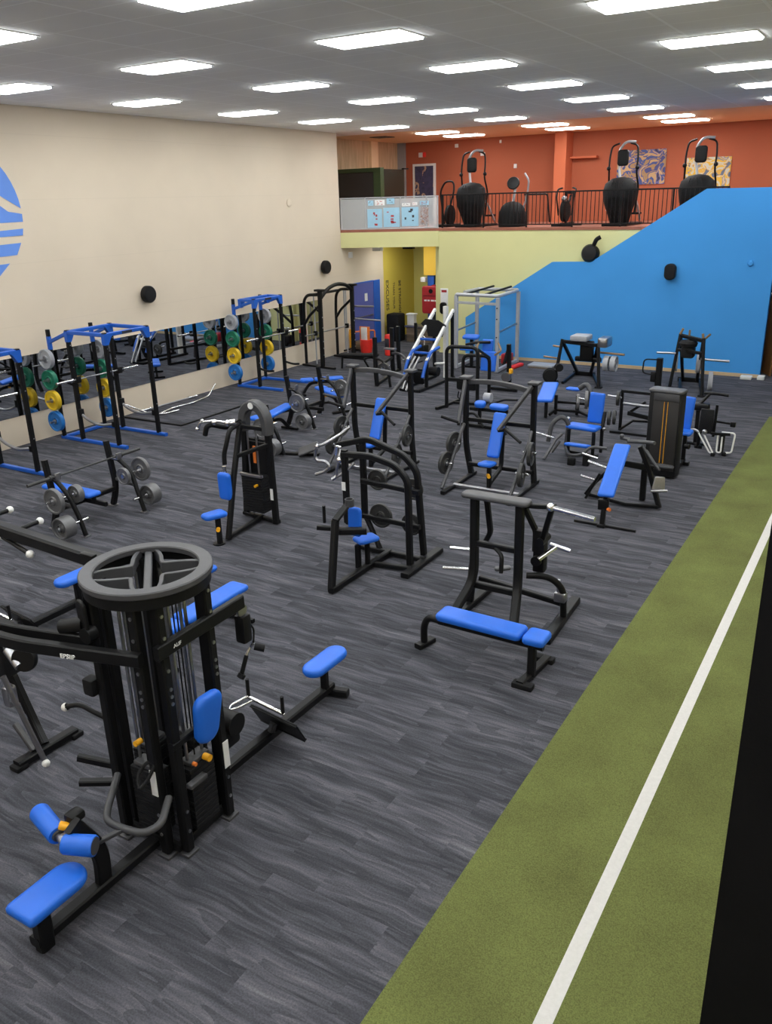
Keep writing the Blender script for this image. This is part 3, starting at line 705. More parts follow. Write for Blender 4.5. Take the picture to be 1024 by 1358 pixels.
def blue_rack(yc, label, full=True):
    t = T('power_rack', label, 'power rack', (-14.6, yc, 0), 'blue and black power racks')
    x0, x1, x2 = (-15.2, -14.6, -13.5) if full else (-15.2, -14.95, -14.5)
    y0, y1 = yc-.56, yc+.56; H = 2.36
    for x in ((x1, x2) if full else (x2,)):
        for y in (y0, y1):
            po = MB().bar([(x, y, .06), (x, y, H)], .085, .085, (1, 0, 0)).part('post', 'black', t)
            for z in (.7, 1.6, 2.05): MB().cyl((x+.042, y, z), (x+.047, y, z), .014, n=8).part('bolt', 'steel', po)
    for y in (y0, y1):
        MB().bar([(x0, y, .06), (x0, y, 2.34)], .075, .075, (1, 0, 0)).part('storage_post', 'black', t)
        MB().bar([(x0, y, 1.93), (x0, y, 2.2)], .084, .084, (1, 0, 0)).part('post_sleeve', 'bluemetal', t)
        MB().bar([(x0-.06, y, .035), (-13.28 if full else -13.75, y, .035)], .085, .07).part('base_rail', 'bluemetal', t)
        MB().bar([(x0, y, 2.08), (x1 if full else x2, y, 2.3)], .06, .07).part('rear_arm', 'bluemetal', t)
        MB().bar([(x1, y, H-.045), (x2, y, H-.045)], .07, .075).part('top_rail', 'bluemetal', t)
    MB().bar([(x0, y0, .04), (x0, y1, .04)], .07, .07).part('rear_base_rail', 'bluemetal', t)
    for x in (x1, x2):
        mb = MB().bar([(x, y0, H-.045), (x, y1, H-.045)], .07, .075)
        for y, s_ in ((y0, 1), (y1, -1)):
            mb.prism([(x-.046, y+s_*.04, H-.02), (x-.046, y+s_*.2, H-.03), (x-.046, y+s_*.13, H-.1), (x-.046, y+s_*.045, H-.24), (x-.046, y-s_*.045, H-.24), (x-.046, y-s_*.045, H-.02)], (.092, 0, 0))
        mb.part('gusset_beam', 'bluemetal', t)
    MB().box((x2+.036, yc-.13, H-.075), (x2+.042, yc+.13, H-.02)).part('badge', 'ink', t, 'dark badge')
    for y in (y0, y1):
        xb = x1 if full else x2
        MB().box((xb+.03, y-.06, 1.28), (xb+.15, y+.06, 1.34), .01).box((xb+.13, y-.06, 1.3), (xb+.155, y+.06, 1.42), .008).part('j_hook', 'black', t)
        if full:
            MB().tube([(x1+.04, y, .62), (x1+.25, y, .5), (x1+.6, y, .42), (x2-.05, y, .5)], .03, .2).part('safety_strap', 'steel', t)
            MB().box((x1+.02, y-.05, .55), (x1+.1, y+.05, .72), .01).box((x2-.1, y-.05, .44), (x2-.03, y+.05, .56), .01).part('strap_bracket', 'black', t)
        else: MB().tube([(x2+.04, y, .55), (x2+.3, y, .5), (x2+.5, y, .52)], .03, .1).part('safety_arm', 'black', t)
        mb = MB(); s_ = -1 if y == y0 else 1
        for z in (.42, .87, 1.31, 1.75): mb.cyl((x0, y, z), (x0, y+s_*.3, z), .025)
        mb.part('storage_peg', 'steel', t)
    return t
PC = {'grey': ('plategrey', 1.75, .205), 'green': ('plategreen', 1.31, .21), 'yellow': ('plateyellow', .87, .215), 'blue': ('plateblue', .42, .22)}
racks = [(8.98, 'blue topped rack at the left edge of the photo, partly cut off', 'cut-off left rack'),
         (12.1, 'blue topped rack standing whole in the left half, second from the left edge', 'second blue rack'),
         (17.95, 'blue topped rack nearest the black smith machine', 'farthest blue rack')]
for yc, lb, short in racks:
    blue_rack(yc, lb, yc < 15)
    for s_, side in ((-1, 'near'), (1, 'far')):
        for c_, (m_, z_, r_) in PC.items():
            plate('bumper'+c_, (-15.2, yc+s_*(.56+.14), z_), (0, s_, 0), r_, .1, m_, '%s bumper plate on the %s side storage post of the %s' % (c_, side, short), 'bumper plates on the blue racks')
def barbell(a, b, label, name='barbell', sl=.42, dark=False):
    a, b = V(a), V(b); u = (b-a).normalized(); t = T(name, label, 'barbell', (a+b)/2)
    MB().cyl(a+u*sl, b-u*sl, .0145).part('shaft', 'irondark' if dark else 'steel', t)
    for p_, q_ in ((a, a+u*sl), (b, b-u*sl)):
        MB().cyl(p_, q_, .025).lathe(q_, (q_-p_), [(-.03, .04), (0, .04)], 18).part('sleeve', 'irondark' if dark else 'chrome', t)
    return t
barbell((-14.49, 11.0, 1.355), (-14.49, 13.2, 1.355), 'long steel barbell racked on the second blue rack')
barbell((-14.49, 7.88, 1.355), (-14.49, 10.08, 1.355), 'steel barbell racked on the blue rack cut off at the left edge')
barbell((-14.39, 16.85, 1.355), (-14.39, 19.05, 1.355), 'steel barbell racked on the farthest blue rack')

# mat with bars beside the wall
MB().box((-15.45, 13.45, 0), (-13.6, 16.0, .03), .01).solo('floor_mat', 'carpet', (-14.5, 14.7, 0), 'dark edged floor mat lying between the second and the farthest blue rack', 'mat')
e_ = MB().bar([(-13.6, 13.45, .018), (-13.6, 16.02, .018)], .05, .034).bar([(-15.45, 13.45, .018), (-13.6, 13.45, .018)], .05, .034)
e_.solo('mat_edging', 'rubber', (-13.6, 14.7, 0), 'black rubber edging strip along two sides of the dark floor mat', 'edging')
MB().tube([(-15.5, 13.55, .3), (-15.35, 13.7, .2), (-14.9, 13.8, .06), (-14.65, 14.0, .06), (-14.6, 14.4, .06)], .022, .1).tube([(-14.75, 13.9, .06), (-14.9, 14.5, .06), (-14.85, 15.2, .06), (-15.0, 15.9, .06), (-15.1, 16.3, .3)], .022, .1).solo('curl_bar', 'chrome', (-14.9, 14.6, 0), 'bent chrome curl bar lying on the dark floor mat', 'curl bar')
barbell((-15.35, 13.9, .07), (-15.3, 15.8, .07), 'thin straight bar lying along the wall on the dark floor mat', 'barbell', .3)

# ================================================================== plate loaded bench presses (left block)
def press_station(ox, oy, label, bench=True, group=None):
    t = T('bench_press_station', label, 'bench press', (-10.8+ox, 8.35+oy, 0), group)
    def q(x, y, z): return (x+ox, y+oy, z)
    for y, s_ in ((7.78, -1), (8.98, 1)):
        MB().bar([q(-10.86, y, .02), q(-10.72, y, .35), q(-10.82, y, 1.12)], .075, .095, (1, 0, 0), .2).part('upright', 'black', t)
        mb = MB(); foot(mb, -10.86+ox, y+oy, .14, .12); foot(mb, -10.13+ox, y+s_*.0+oy, .1, .12); mb.part('foot_pad', 'steel', t)
        MB().tube([q(-10.78, y, .86), q(-10.6, y+s_*.02, .84), q(-10.36, y+s_*.03, .66), q(-10.22, y, .3), q(-10.13, y, .02)], .038, .15).part('horn_tube', 'black', t)
        MB().tube([q(-10.74, y, .5), q(-10.5, y, .46), q(-10.28, y, .45)], .03, .1).part('horn_brace', 'graphite', t)
        MB().box(q(-10.74, y-.05, .84), q(-10.56, y+.05, .86), .006).box(q(-10.58, y-.05, .84), q(-10.55, y+.05, .95), .006).part('bar_hook', 'steel', t)
        mb = MB()
        for x_, z_ in ((-10.38, .62), (-10.2, .24)):
            mb.cyl(q(x_, y-s_*.14, z_), q(x_, y+s_*.42, z_), .022)
        mb.part('plate_horn', 'chrome', t)
    MB().bar([q(-10.75, 7.8, .32), q(-10.75, 8.96, .32)], .07, .07).bar([q(-10.75, 8.38, .3), q(-11.55, 8.38, .12), q(-11.75, 8.38, .02)], .06, .07, (0, 0, 1), .1).bar([q(-10.75, 8.38, .3), q(-10.3, 8.38, .3)], .06, .07).part('base_beam', 'black', t)
    if bench:
        MB().pad(q(-11.05, 8.34, .44), (1, 0, .0), (0, 0, 1), 1.15, .28, .07, .05).part('bench_pad', 'blue', t, 'blue bench pad')
        MB().bar([q(-11.5, 8.36, .1), q(-11.5, 8.36, .4)], .06, .06, (1, 0, 0)).bar([q(-10.55, 8.36, .3), q(-10.55, 8.36, .4)], .06, .06, (1, 0, 0)).part('bench_support', 'black', t)
    return t
press_station(0, 0, 'black plate loaded bench press with long dark bar, in front of the second blue rack')
barbell((-10.62, 7.28, .885), (-10.62, 9.48, .885), 'dark long barbell lying across the hooks of the bench press', 'barbell', .42, True)
for (x_, y_, z_, r_, tk, lb) in ((-10.36, 7.5, .62, .2, .07, 'large grey plate on the upper left horn of the bench press'), (-10.36, 7.9, .62, .14, .1, 'small grey plate behind the large one on the left of bench press'),
        (-10.2, 7.48, .24, .17, .2, 'thick grey plate stack on the lower left horn of the bench press'),
        (-10.36, 9.22, .64, .2, .06, 'large grey plate on the upper right horn of the bench press'), (-10.36, 8.85, .62, .14, .06, 'small grey plate inside the upper right horn of bench press'), (-10.18, 9.2, .24, .17, .18, 'thick grey plate stack on the lower right horn of the bench press')):
    plate('iron', (x_, y_, z_), (0, 1, 0), r_, tk, 'iron', lb)
press_station(-.54, 6.75, 'black plate loaded press frame without bar, left of the A-shaped press', False)
for (x_, y_, z_, r_, tk, lb) in ((-10.9, 14.25, .62, .2, .06, 'grey plate on the upper horn of the barless press frame'), (-10.74, 14.23, .24, .17, .16, 'thick grey plate stack on the lower horn of the barless press frame'),
                                 (-10.9, 15.97, .62, .2, .06, 'grey plate on the far upper horn of the barless press frame')):
    plate('iron', (x_, y_, z_), (0, 1, 0), r_, tk, 'iron', lb)

def flat_bench(c, ang, label, L=1.25, seat=0.0, zt=.45, tilt=0, group=None, w=.28):
    """upholstered bench: c = middle on the floor, ang = direction of its long axis"""
    cx, cy = c; u = V((math.cos(ang), math.sin(ang), 0)); v = V((-u.y, u.x, 0)); c = V((cx, cy, 0))
    t = T('workout_bench', label, 'bench', c, group)
    ut = (u+V((0, 0, tilt))).normalized(); up = v.cross(ut)*-1
    if up.z < 0: up = -up
    MB().pad(c+V((0, 0, zt-.035))+u*(seat/2), ut, up, L-seat, w, .075, .05).part('back_pad', 'blue', t, 'blue back pad')
    if seat: MB().pad(c+V((0, 0, zt-.035))-u*(L/2-seat/2+.02), u, (0, 0, 1), seat-.02, w, .075, .05).part('seat_pad', 'blue', t, 'blue seat pad')
    mb = MB().bar([c-u*L*.45+V((0, 0, .05)), c-u*L*.3+V((0, 0, .3)), c+u*L*.2+V((0, 0, .32)), c+u*L*.42+V((0, 0, .05))], .06, .07, (0, 0, 1), .15)
    mb.bar([c+V((0, 0, .3)), c+V((0, 0, zt-.06))], .06, .06, u).part('frame', 'black', t)
    for s_ in (-1, 1):
        MB().bar([c+u*s_*L*.44-v*.22+V((0, 0, .03)), c+u*s_*L*.44+v*.22+V((0, 0, .03))], .06, .05).part('cross_foot', 'black', t)
    MB().cyl(c-u*.1-v*.1+V((0, 0, .3)), c-u*.1+v*.1+V((0, 0, .3)), .02).ball(c-u*.1-v*.12+V((0, 0, .3)), .028).part('adjust_pin', 'yellow', t, 'yellow adjusting knob')
    return t
flat_bench((-11.45, 16.3), math.radians(-30), 'blue bench standing right of the farthest blue rack, in front of the smith machine', 1.25, .3)
flat_bench((-12.6, 17.6), math.radians(42), 'small blue adjustable bench just right of the foot of the farthest blue rack', 1.1, .35, .42)
flat_bench((-11.2, 13.75), math.radians(88), 'blue bench glimpsed through the grey hoop of the chest pad machine', 1.25, .3, .52, .12)
flat_bench((-6.27, 6.15), math.radians(90), 'blue adjustable bench right behind the ring topped cable tower', 1.45, .42, .46)
flat_bench((-7.0, 6.55), math.radians(90), 'blue flat bench mostly hidden behind the ring of the cable tower', 1.2)

# plate tree behind the chest pad machine
t = T('plate_tree', 'low black plate tree with grey plates behind the chest pad machine', 'plate rack', (-10.1, 12.6, 0))
MB().bar([(-10.35, 12.55, .02), (-10.28, 12.55, .35), (-10.36, 12.55, 1.0)], .07, .08, (1, 0, 0), .2).bar([(-10.34, 12.55, .7), (-10.15, 12.55, .5), (-10.0, 12.55, .03)], .06, .06, (1, 0, 0), .15).part('upright', 'black', t)
MB().bar([(-10.4, 12.55, .03), (-9.4, 12.9, .03)], .1, .05).part('base', 'black', t)
MB().cyl((-10.3, 12.2, .6), (-10.3, 12.75, .6), .022).cyl((-10.06, 12.1, .24), (-10.06, 12.7, .24), .022).part('plate_horn', 'chrome', t)
MB().pad((-9.55, 12.75, .16), (.7, .35, .3), (-.2, -.5, 1), .42, .28, .05, .03).part('foot_plate', 'graphite', t)
plate('iron', (-10.3, 12.3, .6), (0, 1, 0), .2, .07, 'iron', 'grey plate on the upper peg of the plate tree behind the grey hoop')
plate('iron', (-10.06, 12.28, .24), (0, 1, 0), .17, .18, 'iron', 'thick grey plate stack on the lower peg of the plate tree')

# ================================================================== chest pad stack machine with grey hoop
t = T('rear_delt_machine', 'black weight stack machine with grey hoop top and blue chest pad', 'stack machine', (-8.15, 9.1, 0))
fl_, fr_ = V((-8.5, 9.62, 0)), V((-7.83, 9.52, 0))
z_ = lambda p_, z: V((p_.x, p_.y, z))
tl_, tr_ = V((-8.34, 9.56, 0)), V((-7.85, 9.5, 0))
for p_, q_ in ((fl_, tl_), (fr_, tr_)): MB().bar([z_(p_, .02), z_(q_, 1.58)], .075, .1, (1, 0, 0)).part('rear_post', 'black', t)
MB().bar([(-8.06, 8.66, .02), (-8.13, 8.98, .9), (-8.2, 9.3, 1.62)], .07, .08, (0, 1, 0), .1).part('front_leg', 'black', t)
MB().bar([(-8.2, 9.28, 1.6), z_(tr_, 1.52)], .07, .06).bar([(-8.2, 9.28, 1.62), z_(tl_, 1.56)], .07, .06).bar([(-8.15, 9.1, 1.18), z_(fr_, 1.3)], .06, .06).part('top_beam', 'black', t)
MB().bar([(-8.06, 8.7, .06), (-8.15, 9.58, .06)], .07, .07).bar([fl_+V((-.05, 0, .05)), fr_+V((.05, 0, .05))], .08, .06).part('base_beam', 'black', t)
hp = []
for k in range(15):
    a = PI*k/14; hp.append((-8.095-.245*math.cos(a), 9.53-.03*math.cos(a)*-1, 1.6+.27*math.sin(a)))
MB().bar([z_(tl_, 1.45)]+[V(h_) for h_ in hp]+[z_(tr_, 1.45)], .15, .16, (0, 1, 0)).part('hoop_cover', 'graphite', t, 'grey rounded hoop cover')
MB().lathe((-8.095, 9.445, 1.87), (0, -1, 0), [(0, .05), (.006, .05), (.006, .005)], 16).part('emblem', 'whiteink', t, 'small white emblem')
MB().tube([(-8.2, 9.25, 1.62), (-8.133, 8.980, 1.613), (-8.146, 8.900, 1.405), (-8.188, 8.880, 1.267), (-8.185, 8.870, 1.109)], .036, .08).part('pad_arm', 'black', t)
MB().cyl((-8.2, 8.87, 1.08), (-8.2, 8.87, .95), .03).part('pad_slide', 'chrome', t)
MB().pad((-8.19, 8.84, .78), (0, -.03, 1), (0, -1, -.03), .42, .22, .09, .05).part('chest_pad', 'blue', t, 'blue chest pad')
MB().pad((-8.12, 8.47, .46), (.35, 1, 0), (0, 0, 1), .36, .25, .08, .06, .8).part('seat', 'blue', t, 'blue seat')
MB().bar([(-8.08, 8.5, .02), (-8.08, 8.5, .42)], .07, .07, (1, 0, 0)).cyl((-8.1, 8.5, .0), (-8.1, 8.5, .02), .09).part('seat_post', 'black', t)
MB().cyl((-8.05, 8.46, .26), (-8.0, 8.4, .27), .03).part('seat_knob', 'yellow', t, 'yellow knob')
for k in range(14):
    MB().box((-8.42, 9.47, .16+k*.042), (-8.02, 9.66, .196+k*.042), .004).part('stack_plate', 'stack', t)
MB().box((-8.44, 9.66, .16), (-8.0, 9.68, 1.25)).part('shroud', 'stack', t)
MB().cyl((-8.3, 9.56, .1), (-8.3, 9.56, 1.5), .014).cyl((-8.13, 9.56, .1), (-8.13, 9.56, 1.5), .014).part('guide_rod', 'steel', t)
MB().box((-8.44, 9.45, .74), (-8.0, 9.5, .79), .01).part('select_handle', 'steel', t)
MB().cyl((-8.1, 9.46, .62), (-8.1, 9.4, .62), .022).part('stack_pin', 'yellow', t, 'yellow pin')
MB().box((-8.13, 9.455, .98), (-8.08, 9.465, 1.25)).part('height_scale', 'orange', t, 'orange height scale')
MB().box((-7.86, 9.462, .42), (-7.81, 9.47, .6)).part('label_plate', 'paper', t, 'white label')
MB().tube([(-8.36, 9.5, 1.6), (-8.388, 9.200, 1.566), (-8.495, 9.000, 1.648), (-8.542, 8.950, 1.620), (-8.589, 8.950, 1.488)], .04, .06).part('swing_arm', 'black', t)
MB().tube([(-8.680, 8.900, 1.582), (-8.605, 8.900, 1.693), (-8.428, 9.000, 1.712), (-8.229, 9.100, 1.676)], .02, .03).ball((-8.680, 8.900, 1.582), .035).ball((-8.591, 8.920, 1.713), .03).ball((-8.431, 9.000, 1.689), .045).ball((-8.259, 9.100, 1.673), .05).cyl((-8.215, 9.100, 1.678), (-8.156, 9.150, 1.684), .05).part('arm_handle', 'chrome', t)

# ================================================================== standing row machine in the middle (F)
t = T('calf_row_machine', 'black arched plate machine with small blue seat in the middle of the floor', 'plate machine', (-5.65, 8.9, 0))
MB().bar([(-5.68, 7.88, .05), (-5.65, 9.3, .05)], .09, .09).bar([(-6.1, 9.28, .05), (-5.08, 9.28, .05)], .07, .07).bar([(-5.65, 8.85, .05), (-5.1, 8.95, .05)], .07, .06).part('base_beam', 'black', t)
MB().bar([(-5.08, 8.72, .04), (-5.08, 9.72, .04)], .12, .07).part('side_skid', 'black', t)
ar1 = [(-6.195, 9.030, 1.486), (-5.737, 9.030, 1.514), (-5.369, 9.030, 1.439), (-5.180, 9.030, 1.260), (-5.17, 9.03, .06)]
ar2 = [(-6.533, 9.420, 1.471), (-6.025, 9.420, 1.620), (-5.455, 9.420, 1.457), (-5.261, 9.420, 1.260), (-5.17, 9.42, .06)]
for y, xl, hl, ar in ((9.03, -6.16, 1.5, ar1), (9.42, -6.12, 1.5, ar2)):
    MB().bar(ar, .08, .085, (0, 1, 0), .1).part('arch_beam', 'black', t)
    MB().bar([(xl, y, .5), (xl, y, hl+.05)], .075, .085, (1, 0, 0)).part('rear_post', 'black', t)
MB().bar([(-6.16, 9.03, .5), (-6.16, 9.42, .5)], .07, .07).bar([(-6.14, 9.42, .55), (-5.8, 9.3, .06)], .06, .07).part('post_brace', 'black', t)
MB().bar([(-6.12, 9.36, 1.02), (-5.17, 9.32, 1.0)], .06, .07).bar([(-6.12, 9.36, .5), (-5.17, 9.32, .5)], .06, .07).part('plate_bar', 'black', t)
for x_, z_2, r_, lb in ((-5.92, 1.03, .15, 'upper left'), (-5.35, .98, .15, 'upper right'), (-5.88, .5, .18, 'lower left'), (-5.38, .46, .16, 'lower right')):
    plate('dark', (x_, 9.47, z_2), (0, 1, 0), r_, .05, 'irondark', 'dark plate at the %s of the arched machine in the middle' % lb)
MB().bar([(-5.68, 7.9, .07), (-5.78, 8.2, .88)], .075, .1, (0, 1, 0)).part('front_strut', 'black', t)
MB().bar([(-5.78, 8.2, .88), (-5.75, 8.45, 1.02)], .1, .04).bar([(-6.0, 8.1, .78), (-5.74, 8.22, .76)], .06, .06).bar([(-5.76, 8.24, .72), (-5.45, 8.42, .72)], .09, .09).bar([(-5.72, 8.6, .08), (-5.72, 8.6, .4)], .07, .07, (1, 0, 0)).part('chest_frame', 'black', t)
MB().cyl((-5.95, 8.2, .82), (-5.95, 8.2, 1.05), .022).part('grip', 'black', t)
MB().lathe((-5.72, 8.45, 1.0), (0, 0, 1), [(0, .06), (.1, .06), (.1, .045), (.02, .04)], 20).part('cup_holder', 'graphite', t)
MB().pad((-5.66, 8.72, .46), (.5, 1, 0), (0, 0, 1), .32, .24, .07, .05).part('seat', 'blue', t, 'small blue seat')
MB().bar([(-5.66, 8.74, .06), (-5.66, 8.74, .42)], .06, .06, (1, 0, 0)).part('seat_post', 'black', t)
MB().pad((-5.72, 8.56, .75), (0, .05, 1), (0, -1, 0), .4, .2, .06, .05).part('chest_pad', 'blue', t, 'narrow blue pad')
MB().box((-6.2, 8.985, .98), (-6.14, 8.992, 1.1)).part('label_plate', 'paper', t, 'white label')
MB().tube([(-6.235, 9.300, 1.795), (-6.322, 9.200, 1.703), (-6.491, 9.000, 1.584), (-6.594, 9.000, 1.550), (-6.630, 9.000, 1.394), (-6.595, 9.000, 1.345), (-6.443, 9.000, 1.354), (-6.385, 9.000, 1.276), (-6.490, 9.000, 1.196), (-6.634, 9.000, 1.143)], .024, .04).part('crank_handle', 'steel', t, 'bent steel handle')
MB().tube([(-6.230, 9.050, 1.540), (-6.227, 9.000, 1.426), (-6.273, 9.000, 1.270), (-6.279, 9.000, 1.161), (-6.334, 8.950, 1.124)], .026, .04).tube([(-6.266, 9.000, 1.163), (-6.121, 9.050, 1.277), (-6.052, 9.100, 1.358)], .02, .04).part('crank_handle', 'steel', t, 'bent steel handle')
MB().ball((-6.581, 9.000, 1.551), .035).part('joint', 'chrome', t)
MB().ball((-6.228, 9.000, 1.404), .045).part('joint', 'chrome', t)
MB().cyl((-6.277, 9.050, 1.576), (-6.296, 9.050, 1.467), .045).part('beam_end', 'chrome', t)

# ================================================================== bench machine, front right (M1)
t = T('row_bench_machine', 'black two-post plate machine with long blue bench at front right', 'plate machine', (-3.3, 7.9, 0))
MB().pad((-3.29, 7.23, .49), (1, -.02, .0), (0, 0, 1), .98, .27, .09, .05).part('bench_pad', 'blue', t, 'long blue bench pad')
MB().pad((-2.66, 7.21, .49), (1, 0, 0), (0, 0, 1), .24, .28, .09, .05).part('seat_pad', 'blue', t, 'short blue seat pad')
MB().bar([(-3.78, 7.22, .4), (-2.58, 7.2, .4)], .07, .07).part('bench_beam', 'black', t)
MB().tube([(-3.7, 7.22, .4), (-3.93, 7.24, .4), (-4.0, 7.27, .25), (-4.0, 7.28, .03)], .04, .15).part('curved_leg', 'black', t)
MB().bar([(-4.03, 7.18, .03), (-3.97, 7.42, .03)], .1, .06).part('leg_foot', 'black', t)
MB().bar([(-2.7, 7.2, .05), (-2.7, 7.2, .42)], .08, .08, (1, 0, 0)).part('front_leg', 'black', t)
MB().bar([(-2.74, 6.98, .04), (-2.68, 7.62, .04)], .09, .07).part('front_foot', 'black', t)
for y in (7.0, 7.6): MB().box((-2.82, y-.05, 0), (-2.6, y+.05, .06), .01).part('rubber_foot', 'rubber', t)
MB().bar([(-2.83, 7.95, .04), (-2.88, 9.1, .04)], .12, .08).part('side_skid', 'black', t)
MB().bar([(-3.98, 8.0, .04), (-3.95, 9.1, .04)], .12, .08).part('side_skid', 'black', t)
MB().bar([(-3.95, 8.62, .3), (-2.9, 8.62, .2)], .07, .07).part('cross_beam', 'black', t)
PT = {}
for nm, x_, xo in (('l', -3.83, -.25), ('r', -3.28, .3)):
    MB().bar([(x_+xo*.5, 7.75, .06), (x_+xo*.35, 7.85, .18), (x_, 8.2, .48), (x_, 8.2, 1.5)], .085, .095, (1, 0, 0), .2).part('upright', 'black', t)
MB().pad((-3.56, 8.18, 1.54), (1, 0, 0), (0, 0, 1), .82, .2, .06, .06).part('top_plate', 'graphite', t, 'grey top plate')
MB().bar([(-3.83, 8.2, .95), (-3.28, 8.2, .95)], .07, .07).bar([(-3.83, 8.2, .42), (-3.28, 8.2, .42)], .07, .08).part('tie_bar', 'black', t)
MB().tube([(-3.55, 8.18, .93), (-3.44, 8.1, .9), (-3.43, 8.06, .7)], .025, .06).part('hook_bar', 'black', t)
MB().bar([(-3.26, 8.2, 1.5), (-3.0, 8.22, 1.52), (-2.88, 8.22, 1.54)], .06, .05).bar([(-2.92, 8.24, 1.53), (-3.12, 8.46, .95), (-3.18, 8.5, .8)], .06, .06, (0, 1, 0), .05).part('lever_arm', 'black', t)
MB().cyl((-2.92, 8.2, 1.53), (-2.42, 8.14, 1.5), .028).ball((-2.93, 8.2, 1.53), .05).part('lever_handle', 'chrome', t, 'chrome lever handle')
MB().bar([(-3.7, 8.24, 1.48), (-3.74, 8.45, 1.0), (-3.82, 8.42, .82)], .06, .06, (0, 1, 0), .05).bar([(-3.24, 8.24, 1.46), (-3.2, 8.5, 1.1), (-3.2, 8.5, .85)], .06, .06, (0, 1, 0), .05).part('lever_arm', 'black', t)
MB().tube([(-3.22, 8.3, .62), (-2.98, 8.4, .62), (-2.84, 8.5, .45), (-2.84, 8.55, .06)], .04, .16).part('horn_arm', 'black', t)
MB().box((-3.2, 8.42, .62), (-3.06, 8.55, 1.14), .02).cyl((-3.14, 8.36, .78), (-3.14, 8.6, .78), .06).cyl((-3.1, 8.36, 1.02), (-3.1, 8.6, 1.02), .05).part('pivot_block', 'black', t)
MB().bar([(-3.1, 8.36, .82), (-2.94, 8.5, .96)], .05, .04).cyl((-3.02, 8.5, .97), (-2.78, 8.5, .93), .026).part('pivot_handle', 'chrome', t)
MB().cyl((-3.84, 8.2, .85), (-4.12, 8.16, .84), .022).cyl((-3.95, 8.4, .5), (-4.32, 8.36, .46), .022).part('plate_peg', 'chrome', t)
MB().bar([(-3.98, 8.4, .05), (-3.94, 8.4, .55), (-3.92, 8.4, .62)], .07, .09, (1, 0, 0)).part('peg_post', 'black', t)
MB().pad((-3.64, 8.6, .5), (1, .6, .1), (0, 0, 1), .2, .1, .04, .03).part('foot_pedal', 'graphite', t)
MB().box((-2.94, 8.45, .28), (-2.8, 8.56, .4), .02).cyl((-2.9, 8.5, .4), (-2.9, 8.5, .55), .02).part('stop_bracket', 'steel', t)

